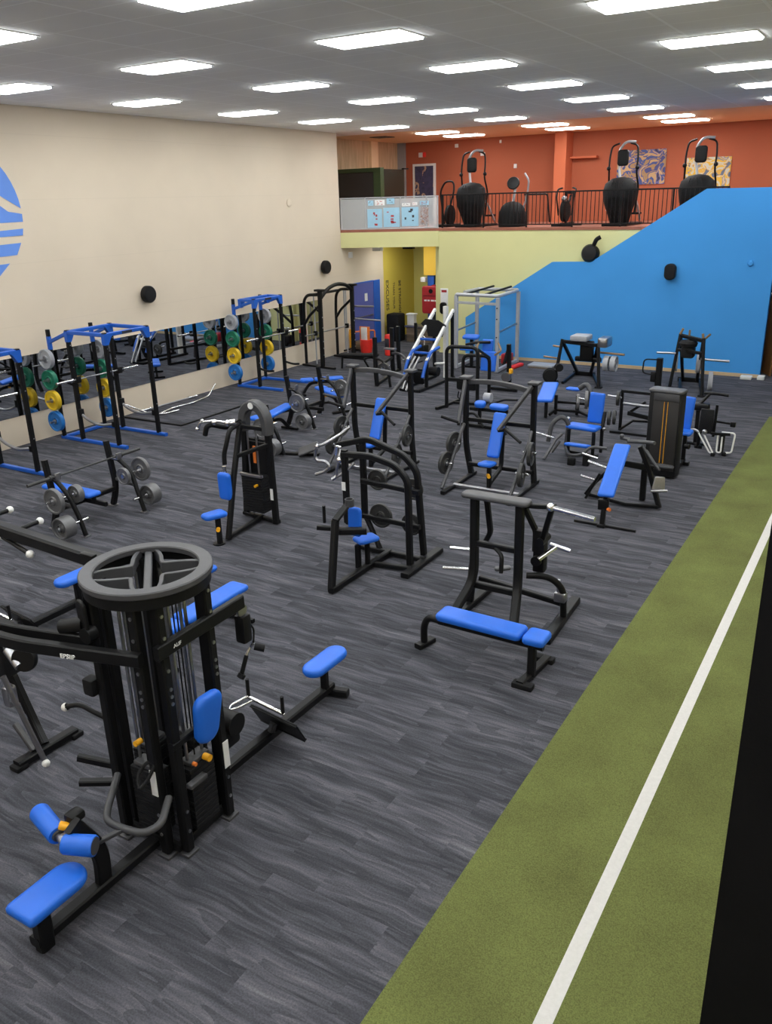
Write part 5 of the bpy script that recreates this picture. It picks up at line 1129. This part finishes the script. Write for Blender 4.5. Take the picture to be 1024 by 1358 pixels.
# ================================================================== two machines by the blue wall
def wall_machine(fl, fr, ap, H, ztop, name, label, extra):
    t = T(name, label, 'plate machine', ((fl[0]+fr[0])/2, (fl[1]+fr[1])/2+.5, 0))
    fl, fr, ap = V(fl), V(fr), V(ap); up_ = V((0, 0, 1))
    for f_, s_ in ((fl, 1), (fr, -1)):
        tp = f_+V((s_*.12, .15, ztop))
        MB().bar([f_+up_*.03, tp], .07, .09, (0, 1, 0)).part('front_leg', 'black', t)
        MB().bar([tp-up_*.05, ap+V((-s_*.18, 0, .05))], .07, .09, (0, 1, 0)).part('rear_leg', 'black', t)
        MB().box(f_-V((.09, .07, 0)), f_+V((.09, .07, .04)), .012).part('foot_pad', 'rubber', t)
    MB().bar([fl+V((.12, .15, ztop-.06)), fr+V((-.12, .15, ztop-.06))], .08, .09).part('top_beam', 'black', t)
    MB().bar([ap+V((-.3, 0, .06)), ap+V((.3, 0, .06))], .09, .12).bar([ap+V((-.25, 0, .06)), fl+V((.3, -.2, .04))], .07, .07).bar([ap+V((.25, 0, .06)), fr+V((0, 0, .05))], .07, .07).part('base_beam', 'black', t)
    return t, fl, fr, ap
t, fl, fr, ap = wall_machine((-7.7, 21.4, 0), (-6.4, 21.1, 0), (-7.25, 22.5, 0), 1.15, 1.12, 'hack_squat_machine', 'black plate machine against blue wall with grey boxed top, nearest the silver cage', None)
MB().box((-7.3, 21.3, 1.12), (-6.85, 21.8, 1.26), .03).part('carriage', 'plategrey', t, 'grey carriage')
MB().pad((-6.4, 21.4, 1.14), (0, 1, 0), (0, 0, 1), .5, .26, .24, .08).part('shoulder_block', 'steel', t)
MB().box((-7.25, 21.6, .55), (-6.55, 21.75, .68), .04).box((-7.1, 21.55, .6), (-6.75, 21.68, 1.1), .02).part('seat_block', 'black', t)
MB().cyl((-8.1, 21.6, .62), (-7.62, 21.55, .6), .026).cyl((-7.85, 21.6, .92), (-7.58, 21.58, .9), .026).cyl((-6.5, 21.4, .86), (-5.85, 21.3, .86), .028).part('plate_peg', 'gold', t, 'worn metal plate peg')
MB().lathe((-7.78, 21.3, .2), (.3, -1, 0), [(0, .19), (.05, .2), (.12, .2), (.16, .16), (.16, .02)], 24).cyl((-7.6, 21.35, .42), (-7.5, 21.2, .42), .1).part('roller', 'rubber', t)
MB().bar([(-7.78, 21.24, .2), (-7.55, 21.25, .46)], .06, .04).part('roller_arm', 'steel', t)
for x_, lb in ((-6.3, 'inner'), (-6.12, 'outer')): plate('wall', (x_, 21.36, .6), (1, 0, 0), .2, .13, 'plategrey', 'grey plate, %s of the pair on the grey topped machine' % lb)
t, fl, fr, ap = wall_machine((-4.78, 21.8, 0), (-3.86, 21.15, 0), (-4.5, 22.8, 0), 1.4, 1.38, 'belt_squat_machine', 'black A-framed plate machine against the right part of the blue wall', None)
MB().lathe((-4.38, 21.6, 1.12), (0, 0, 1), [(0, .1), (0, .2), (.08, .22), (.14, .18), (.14, .08)], 28).box((-4.52, 21.45, .84), (-4.22, 21.75, 1.12), .05).part('yoke', 'rubber', t)
MB().bar([(-4.62, 21.6, 1.02), (-3.98, 21.3, 1.02)], .08, .07).part('mid_beam', 'black', t)
MB().cyl((-5.15, 21.7, .9), (-4.7, 21.75, .9), .026).cyl((-4.0, 21.3, .88), (-3.35, 21.35, .86), .03).part('plate_peg', 'steel', t)
MB().cyl((-4.66, 21.9, 1.36), (-4.6, 21.9, 1.5), .03).cyl((-4.4, 21.7, 1.26), (-4.4, 21.7, 1.5), .025).cyl((-4.0, 21.35, 1.36), (-4.02, 21.35, 1.48), .03).cyl((-3.96, 21.35, 1.36), (-3.84, 21.3, 1.48), .025).part('grip', 'gold', t, 'worn metal grip')
for c_, lb in (((-4.75, 22.1, .62), 'left'), ((-4.2, 22.1, .62), 'middle'), ((-3.78, 21.6, .3), 'right lower')):
    plate('wallb', c_, (1, .2, 0), .23, .1, 'plategrey', 'grey plate at the %s of the A-framed machine by blue wall' % lb)
t = T('cable_post', 'short black post with looped cable left of the A-framed machine', 'post', (-5.03, 21.6, 0))
MB().bar([(-5.03, 21.6, 0), (-5.03, 21.6, .78)], .16, .14, (1, 0, 0)).part('post', 'black', t)
MB().tube([(-5.05, 21.55, .75), (-5.4, 21.5, .75), (-5.42, 21.5, .4), (-5.1, 21.52, .36)], .018, .1).part('cable_loop', 'rubber', t)
MB().box((-5.22, 21.5, .18), (-5.08, 21.65, .45), .03).part('side_box', 'black', t)

# ================================================================== blue bench with rollers (O)
t = T('leg_curl_bench', 'blue topped bench with grey rollers between press and leg machine', 'plate machine', (-6.4, 17.9, 0))
MB().pad((-6.62, 18.0, .5), (-.25, 1, .12), (0, -.12, 1), 1.25, .36, .08, .04).part('chest_pad', 'blue', t, 'blue bench pad')
MB().pad((-6.2, 18.55, .5), (1, -.1, 0), (0, 0, 1), .34, .2, .06, .05).part('side_pad', 'blue', t, 'small blue pad')
for x_, y_ in ((-6.48, 17.55), (-6.4, 17.95), (-5.95, 18.1)): MB().bar([(x_, y_, .02), (x_, y_, .46)], .065, .065, (1, 0, 0)).part('leg', 'black', t)
MB().bar([(-6.45, 17.7, .06), (-6.4, 17.95, .12), (-5.9, 18.08, .1), (-5.6, 17.95, .05)], .05, .06).bar([(-6.42, 17.98, .3), (-5.7, 18.05, .3)], .05, .06).part('base_frame', 'black', t)
MB().tube([(-5.95, 18.2, .6), (-5.8, 18.2, .72), (-5.65, 18.1, .6), (-5.62, 18.0, .25)], .06, .1).part('lever', 'graphite', t)
MB().cyl((-5.9, 18.05, .42), (-5.5, 18.0, .36), .024).part('plate_peg', 'chrome', t)
plate('curl', (-5.72, 18.03, .4), (1, .3, 0), .2, .07, 'iron', 'grey plate on the peg of the blue bench with rollers')
plate('curl', (-5.95, 18.15, .3), (1, .3, 0), .18, .07, 'iron', 'inner grey plate under the lever of the blue bench with rollers')

# ================================================================== seated dip frame (M) and pads behind the press
t = T('assisted_dip_frame', 'black hoop framed machine in front of the silver cage', 'plate machine', (-8.55, 17.9, 0))
A_, B_, C_, D_ = V((-8.95, 17.52, 0)), V((-8.2, 17.62, 0)), V((-8.95, 18.4, 0)), V((-8.3, 18.5, 0))
for p_, q_, hh in ((A_, B_, 1.46), (C_, D_, 1.12)):
    MB().tube([p_+V((0, 0, .02)), p_+V((0, 0, hh)), q_+V((0, 0, hh)), q_+V((0, 0, .02))], .043, .16, 12).part('hoop', 'black', t)
MB().bar([A_+V((-.12, -.3, .04)), C_+V((-.02, .1, .04))], .07, .06).bar([B_+V((0, -.1, .04)), D_+V((0, .1, .04))], .07, .06).bar([A_+V((0, .4, .05)), B_+V((0, .4, .05))], .06, .06).part('floor_rail', 'black', t)
MB().bar([B_+V((0, 0, 1.42)), D_+V((0, 0, 1.08))], .05, .05).bar([A_+V((0, 0, .7)), B_+V((0, 0, .7))], .06, .08).part('side_bar', 'black', t)
MB().box((-8.8, 17.7, .42), (-8.3, 17.85, .68), .05).part('knee_pad', 'rubber', t)
MB().tube([(-8.7, 17.66, .4), (-8.72, 17.64, .26), (-8.66, 17.64, .22), (-8.64, 17.66, .38)], .015, .05).part('hanging_loop', 'rubber', t)
t = T('blue_backboard_machine', 'black machine with wide blue board leaning in front of the silver cage', 'plate machine', (-8.3, 19.6, 0))
MB().pad((-8.820, 19.600, 0.775), (0, .15, 1), (0, -1, .15), .5, .42, .06, .04).part('lower_board', 'blue', t, 'blue lower board')
MB().pad((-8.893, 19.700, 1.155), (0, .15, 1), (0, -1, .15), .3, .3, .06, .03).part('upper_board', 'blue', t, 'blue upper board')
MB().pad((-9.511, 19.800, 1.025), (1, 0, 0), (0, -.3, 1), .4, .2, .06, .04).part('head_pad', 'blue', t, 'blue head pad')
MB().bar([(-8.36, 19.9, .02), (-8.36, 19.8, 1.2)], .1, .1, (1, 0, 0)).bar([(-8.9, 19.8, .05), (-8.1, 19.8, .05)], .08, .07).part('frame', 'black', t)
MB().tube([(-9.052, 19.500, 1.233), (-9.087, 19.400, 1.057), (-8.898, 19.400, 0.955)], .025, .06).part('grip', 'gold', t)
MB().tube([(-8.517, 19.500, 1.265), (-8.388, 19.400, 1.102), (-8.568, 19.400, 0.978)], .025, .06).part('grip', 'gold', t)
MB().tube([(-9.458, 19.600, 1.155), (-9.162, 19.600, 1.230), (-8.787, 19.600, 1.253)], .035, .05).part('top_bar', 'black', t)
MB().lathe((-8.3, 19.6, .42), (0, -1, 0), [(0, .12), (.1, .12), (.1, .02)]).part('cam', 'steel', t)
MB().box((-8.26, 19.6, .5), (-8.18, 19.7, .62), .01).part('pin', 'yellow', t)
t = T('leg_curl_machine', 'low black machine with two blue rolls behind the middle right press', 'plate machine', (-7.3, 16.2, 0))
MB().pad((-7.466, 16.198, 0.520), (1, 0, 0), (0, -.2, 1), .24, .2, .12, .08).part('thigh_pad', 'blue', t, 'round blue pad')
MB().pad((-7.023, 16.189, 0.500), (1, -.1, 0), (0, -.2, 1), .42, .2, .1, .08).part('thigh_pad', 'blue', t, 'long blue pad')
MB().bar([(-7.9, 16.2, .04), (-6.8, 16.15, .04)], .08, .07).bar([(-7.5, 16.25, .05), (-7.5, 16.25, .45)], .07, .07, (1, 0, 0)).bar([(-7.05, 16.25, .05), (-7.05, 16.25, .42)], .07, .07, (1, 0, 0)).bar([(-7.75, 16.3, .38), (-6.85, 16.25, .4)], .06, .07).part('base_frame', 'black', t)
MB().tube([(-7.3, 16.3, .5), (-7.0, 16.4, .62), (-6.7, 16.4, .64)], .025, .06).part('handle', 'black', t)
MB().tube([(-7.8, 16.2, .1), (-7.7, 15.9, .35), (-7.45, 15.9, .4), (-7.2, 15.8, .15)], .03, .1).tube([(-6.9, 16.1, .35), (-6.75, 15.9, .15), (-6.7, 15.8, .04)], .035, .06).part('lever', 'black', t)
MB().lathe((-7.4, 16.45, .62), (1, 0, 0), [(-.08, .1), (.08, .1)], 20).part('cam', 'plategrey', t)

# ================================================================== leg press with white rails
t = T('leg_press', 'leg press with white sloping rails and black foot board before the red cabinet', 'plate machine', (-10.6, 19.8, 0))
for x_ in (-10.9, -10.35):
    MB().bar([(x_, 19.12, .74), (x_, 20.65, 1.86)], .07, .09, (0, 0, 1)).part('slide_rail', 'white', t, 'white sloping rail')
    MB().tube([(x_, 18.9, .35), (x_, 19.05, .66), (x_, 19.35, .95), (x_+.06, 19.7, 1.02)], .045, .12).part('carriage_handle', 'bluemetal', t, 'blue carriage tube')
    MB().bar([(x_, 19.1, .02), (x_, 19.15, .78)], .08, .08, (1, 0, 0)).bar([(x_, 20.6, .02), (x_, 20.6, 1.8)], .08, .08, (1, 0, 0)).part('leg', 'black', t)
    MB().bar([(x_, 18.7, .04), (x_, 20.7, .04)], .07, .07).part('floor_rail', 'black', t)
MB().bar([(-10.6, 20.7, .02), (-10.6, 20.7, 1.95)], .16, .1, (1, 0, 0)).part('rear_column', 'white', t, 'white rear column')
MB().prism([(-11.047, 20.100, 1.547), (-10.908, 20.100, 1.672), (-10.522, 20.100, 1.651), (-10.298, 20.100, 1.524), (-10.411, 20.100, 1.221), (-10.821, 20.100, 1.218), (-10.865, 20.100, 1.376)], (0, .04, 0)).part('foot_board', 'rubber', t, 'black foot board')
MB().bar([(-10.9, 19.75, 1.2), (-10.35, 19.75, 1.2)], .06, .06).bar([(-10.9, 19.4, .9), (-10.35, 19.4, .9)], .06, .06).part('carriage_bar', 'bluemetal', t)
MB().pad((-10.62, 19.15, .3), (0, -.4, 1), (0, 1, .4), .4, .3, .08, .05).part('back_pad', 'rubber', t)
MB().bar([(-10.9, 18.72, .04), (-10.35, 18.72, .04)], .07, .07).bar([(-10.9, 19.15, .5), (-10.35, 19.15, .5)], .06, .06).part('cross_tube', 'black', t)
MB().tube([(-10.75, 18.55, .1), (-10.72, 18.9, .62), (-10.66, 19.1, .85)], .03).tube([(-10.62, 18.5, .08), (-10.58, 18.85, .6), (-10.52, 19.05, .85)], .03).part('link_strut', 'steel', t)
MB().cyl((-10.35, 19.6, .6), (-9.95, 19.5, .66), .03).part('weight_peg', 'white', t)
MB().cyl((-10.45, 19.5, .42), (-10.2, 19.5, .42), .12).part('roller', 'rubber', t)

# ================================================================== press frame behind the twin press, dip posts
t = T('plate_storage_frame', 'black frame of tall posts with curved horn, left of the leg press', 'plate rack', (-12.1, 20, 0))
for x_, y_, h_ in ((-11.81, 18.97, 1.3), (-12.19, 20.49, 1.32), (-12.31, 21.04, 1.28)):
    MB().bar([(x_+.03, y_, .02), (x_, y_, .35), (x_, y_, h_)], .085, .11, (1, 0, 0), .15).part('post', 'black', t)
MB().bar([(-11.8, 18.97, .05), (-12.31, 21.04, .05)], .08, .07).bar([(-11.81, 18.97, .5), (-12.19, 20.49, .5)], .07, .07).part('frame_beam', 'black', t)
MB().tube([(-12.16, 20.45, .62), (-11.9, 20.4, .64), (-11.7, 20.35, .55), (-11.62, 20.3, .3), (-11.6, 20.3, .03)], .038, .12).part('horn_tube', 'graphite', t)
MB().tube([(-11.78, 18.95, .75), (-11.55, 18.92, .72), (-11.4, 18.9, .5), (-11.32, 18.9, .03)], .038, .12).part('horn_tube', 'black', t)
MB().cyl((-11.7, 20.2, .5), (-11.7, 20.55, .5), .024).part('plate_peg', 'chrome', t)
MB().cyl((-11.48, 18.75, .55), (-11.48, 19.1, .55), .024).part('plate_peg', 'chrome', t)
MB().box((-12.3, 20.2, .75), (-11.95, 20.34, .8), .01).part('hook_plate', 'steel', t)
plate('iron', (-11.48, 18.85, .5), (0, 1, 0), .17, .06, 'irondark', 'dark plate on the lower horn of the tall post frame left of the leg press')
t = T('storage_post', 'thin black upright post left of the leg press', 'post', (-12.54, 22.5, 0))
MB().bar([(-12.54, 22.5, .02), (-12.54, 22.5, 1.18)], .085, .085, (1, 0, 0)).part('post', 'black', t); MB().box((-12.7, 22.35, 0), (-12.38, 22.65, .03), .01).part('base_plate', 'black', t)

# ================================================================== black smith machine
t = T('smith_machine', 'black arched smith machine against the cream wall near the blue door', 'smith machine', (-15, 21.4, 0))
for y in (20.5, 22.2):
    MB().bar([(-14.62, y, .03), (-14.6, y, 2.28)], .1, .12, (1, 0, 0)).part('front_post', 'black', t)
    MB().tube([(-15.36, y+.2, .03), (-15.36, y+.2, 1.5), (-15.3, y+.16, 1.95), (-15.1, y+.08, 2.12), (-14.7, y, 2.14)], .045, .2).part('rear_tube', 'black', t)
    MB().tube([(-14.62, y, 1.85), (-15.1, y+.1, 1.5), (-15.34, y+.2, 1.25)], .04, .1).part('diagonal_tube', 'black', t)
    MB().bar([(-15.45, y+.15, .03), (-14.15, y-.05, .03)], .09, .06).part('base_rail', 'black', t)
    MB().cyl((-14.9, y+.1, .1), (-14.9, y+.1, 2.08), .02).part('guide_rod', 'silver', t, 'silver guide rod')
    mb = MB()
    for z in (.4, .6, .8, 1.2, 1.5): mb.cyl((-14.55, y, z), (-14.535, y, z), .022, n=10)
    mb.part('bolt_row', 'steel', t)
    MB().box((-14.74, y-.1, 2.24), (-14.46, y+.1, 2.3), .01).part('post_cap', 'black', t)
MB().tube([(-14.6, 20.55, 2.05), (-14.6, 20.9, 2.28), (-14.6, 21.4, 2.38), (-14.6, 21.9, 2.3), (-14.6, 22.15, 2.14)], .055, .3).part('arch', 'black', t)
MB().tube([(-15.2, 20.7, 2.08), (-15.2, 22.3, 2.08)], .04).part('rear_beam', 'black', t)
MB().cyl((-14.9, 20.1, 1.0), (-14.9, 22.75, 1.0), .022).part('smith_bar', 'steel', t, 'steel bar')
for y in (20.6, 22.3): MB().box((-14.95, y-.04, .94), (-14.84, y+.04, 1.08), .015).part('bar_slide', 'black', t)
MB().cyl((-14.58, 22.3, 1.62), (-13.95, 22.4, 1.62), .03).cyl((-14.58, 22.25, 1.25), (-13.75, 22.45, 1.2), .026).part('safety_arm', 'steel', t)
for y in (22.3, 22.7): MB().cyl((-15.1, y+.2, .2), (-15.1, y+.2, 2.1), .025).part('rear_guide', 'silver', t, 'silver rod')
MB().bar([(-15.1, 22.4, 2.1), (-15.1, 22.95, 2.1)], .05, .05).bar([(-15.1, 22.4, .2), (-15.1, 22.95, .2)], .05, .05).part('guide_tie', 'black', t)
t = T('black_flat_bench', 'low black bench in front of the smith machine', 'bench', (-13.7, 20.8, 0))
MB().pad((-13.55, 20.85, .42), (1, .35, 0), (0, 0, 1), 1.2, .28, .07, .05).part('pad', 'rubber', t)
MB().tube([(-14.0, 20.6, .03), (-14.0, 20.65, .38)], .035).tube([(-13.2, 20.85, .03), (-13.3, 20.7, .35), (-13.15, 21.0, .36), (-13.05, 21.1, .03)], .03, .1).bar([(-14.0, 20.66, .34), (-13.1, 20.98, .34)], .05, .05).part('frame', 'black', t)

# ================================================================== silver power cage
t = T('silver_cage', 'silver tubular power cage in front of blue wall', 'power cage', (-10.2, 22.7, 0))
CH = 2.12
for x_, y_ in ((-9.6, 21.9), (-9.7, 23.6), (-10.93, 22.0), (-11.0, 23.55)):
    MB().bar([(x_, y_, .02), (x_, y_, CH-.05)], .1, .1, (1, 0, 0)).part('post', 'silver', t)
MB().tube([(-10.93, 22.0, CH-.1), (-10.93, 22.0, CH), (-9.6, 21.9, CH), (-9.7, 23.6, CH), (-11.0, 23.55, CH), (-11.0, 23.5, CH-.1)], .05, .15, 12).part('top_frame', 'silver', t)
MB().bar([(-10.93, 22.0, CH-.22), (-9.6, 21.9, CH-.22)], .06, .07).part('front_brace', 'silver', t)
MB().tube([(-10.96, 22.6, CH), (-10.96, 23.4, CH)], .05).bar([(-9.6, 21.95, .06), (-9.7, 23.55, .06)], .09, .1).bar([(-10.95, 22.05, .06), (-11.0, 23.5, .06)], .09, .1).part('side_rail', 'silver', t)
MB().bar([(-10.6, 21.98, CH+.03), (-10.45, 23.5, CH+.1)], .06, .05).bar([(-10.0, 21.95, CH+.03), (-9.9, 23.5, CH+.1)], .06, .05).part('grip_bar', 'black', t, 'dark grip bar')
MB().cyl((-9.62, 22.0, 1.12), (-9.7, 23.5, 1.16), .028).cyl((-10.95, 22.1, 1.1), (-11.0, 23.4, 1.14), .028).part('safety_bar', 'steel', t)
mb = MB()
for z in (.55, 1.0, 1.5, 1.8): mb.cyl((-9.6, 21.85, z), (-9.6, 21.83, z), .02, n=10)
mb.part('pin_hole', 'ink', t)
t = T('blue_cage_seat', 'blue pad seat standing inside the silver cage', 'seat', (-10.5, 22.6, 0))
MB().pad((-10.6, 22.3, .9), (1, 0, 0), (0, -.3, 1), .5, .26, .08, .08).part('pad', 'blue', t, 'blue pad')
MB().bar([(-10.6, 22.35, .02), (-10.6, 22.35, .88)], .09, .09, (1, 0, 0)).bar([(-10.8, 22.35, .03), (-10.2, 22.35, .03)], .09, .06).part('stand', 'black', t)
MB().pad((-9.4, 22.8, .05), (.1, 1, 0), (0, 0, 1), .75, .16, .1, .04).solo('foam_wedge', 'red', (-9.4, 22.8, 0), 'red foam roll on the floor beside the silver cage', 'foam roll')
MB().box((-10.05, 23.2, 0), (-9.8, 23.6, .3), .04).solo('red_box', 'reddark', (-9.9, 23.4, 0), 'dark red box behind the silver cage posts', 'box')
MB().bar([(-9.86, 23.0, 0), (-9.8, 23.2, .5)], .14, .05, (1, 0, 0)).solo('leaning_board', 'rubber', (-9.84, 23.1, 0), 'black board leaning by the dark red box in the cage', 'board')
t = T('step_platform', 'pale step lying against blue wall, right of the cage', 'step', (-8.75, 23.2, 0))
MB().box((-9.1, 22.95, .04), (-8.35, 23.45, .1), .02).part('top', 'plategrey', t); MB().box((-9.08, 22.97, 0), (-8.37, 23.43, .04), .01).part('base', 'boxwood', t, 'wooden base')
MB().box((-3.4, 23.6, 0), (-3.12, 23.8, .1), .02).solo('floor_adapter', 'white', (-3.26, 23.7, 0), 'white block on the floor at the right end of the skirting', 'block')
MB().box((-3.0, 23.7, 0), (-2.82, 23.95, .1), .02).solo('floor_adapter', 'white', (-2.9, 23.8, 0), 'small white block beside the corner of the blue wall', 'block')

# ================================================================== alcove clutter
t = T('wooden_cart', 'low orange framed cart with yellow side by the blue door', 'cart', (-15.3, 23.5, 0))
MB().box((-15.5, 23.5, .05), (-15.0, 24.1, .3), .01).part('tray', 'boxwood', t)
MB().tube([(-15.45, 23.45, .03), (-15.45, 23.45, .62), (-15.0, 24.1, .62), (-15.0, 24.1, .03)], .025, .08).part('handle_frame', 'orange', t, 'orange handle frame')
MB().box((-15.54, 23.36, .05), (-15.4, 23.44, .72), .02).part('side_panel', 'yellow', t, 'yellow side panel')
t = T('paper_bucket', 'red bucket with white sheet, in front of the blue door', 'bucket', (-14.9, 23.4, 0))
MB().lathe((-14.9, 23.4, 0), (0, 0, 1), [(0, .18), (.3, .21), (.42, .2), (.42, .03)], 24).part('body', 'red', t); MB().box((-15.02, 23.28, .36), (-14.8, 23.32, .82), .005).part('sheet', 'paper', t, 'white printed sheet'); MB().box((-15.1, 23.33, .36), (-14.72, 23.36, .84), .005).part('back_board', 'orange', t)
t = T('fire_extinguisher', 'red cylinder standing before the black bin', 'extinguisher', (-13.9, 23.2, 0))
MB().lathe((-13.9, 23.2, 0), (0, 0, 1), [(0, .13), (.02, .15), (.22, .15), (.3, .12), (.38, .15), (.6, .15), (.66, .13), (.67, .02)], 24).part('body', 'red', t)
MB().box((-13.98, 23.04, .25), (-13.82, 23.06, .55), .01).part('dark_print', 'ink', t)
MB().box((-15.45, 25.6, 0), (-14.95, 26.1, .95), .06).solo('waste_bin', 'rubber', (-15.2, 25.85, 0), 'tall black bin in front of the yellow lettered wall', 'bin')
t = T('wooden_counter', 'low grey wooden counter with pale top at the back of the alcove', 'counter', (-14.3, 26, 0))
MB().box((-14.75, 25.8, 0), (-13.5, 26.2, .5), .01).part('body', 'boxwood', t); MB().box((-14.8, 25.75, .5), (-13.45, 26.22, .56), .01).part('top', 'steel', t)
t = T('towel_box', 'white box standing on the left end of the wooden counter', 'box', (-14.7, 26, .56))
MB().box((-14.78, 25.9, .56), (-14.5, 26.1, .9), .02).part('body', 'paper', t); MB().box((-14.8, 25.85, .9), (-14.46, 26.12, .96), .02).part('lid', 'white', t)
t = T('scrub_machine', 'small dark trolley with chrome handle behind the leg press', 'trolley', (-12.9, 23.6, 0))
MB().box((-13.1, 23.4, .05), (-12.75, 23.75, .35), .06).part('body', 'rubber', t); MB().tube([(-13.05, 23.5, .35), (-13.05, 23.55, .6), (-12.8, 23.55, .6), (-12.8, 23.5, .35)], .02, .05).part('handle', 'chrome', t)
for x_ in (-13.0, -12.85): MB().cyl((x_-.03, 23.38, .06), (x_+.03, 23.38, .06), .06).part('wheel', 'rubber', t)


# ================================================================== camera
cd = bpy.data.cameras.new('camera'); cam = bpy.data.objects.new('camera', cd); COL.objects.link(cam)
cd.sensor_fit = 'HORIZONTAL'; cd.sensor_width = 36; cd.lens = 39.1900; cd.clip_end = 100; cd.clip_start = .05
mt = Matrix(((0.8576190, -0.1584383, 0.4892719, 0), (0.5136340, 0.3117486, -0.7993703, 0), (-0.0258789, 0.9368618, 0.3487408, 4.7), (0, 0, 0, 1)))
cam.matrix_world = mt
S.camera = cam
w = bpy.data.worlds.new('world'); S.world = w; w.use_nodes = True
w.node_tree.nodes['Background'].inputs[0].default_value = (.5, .5, .52, 1); w.node_tree.nodes['Background'].inputs[1].default_value = .05
S.view_settings.view_transform = 'Standard'; S.view_settings.look = 'None'; S.view_settings.gamma = 1
S.view_settings.use_curve_mapping = False; S.view_settings.exposure = 0.64
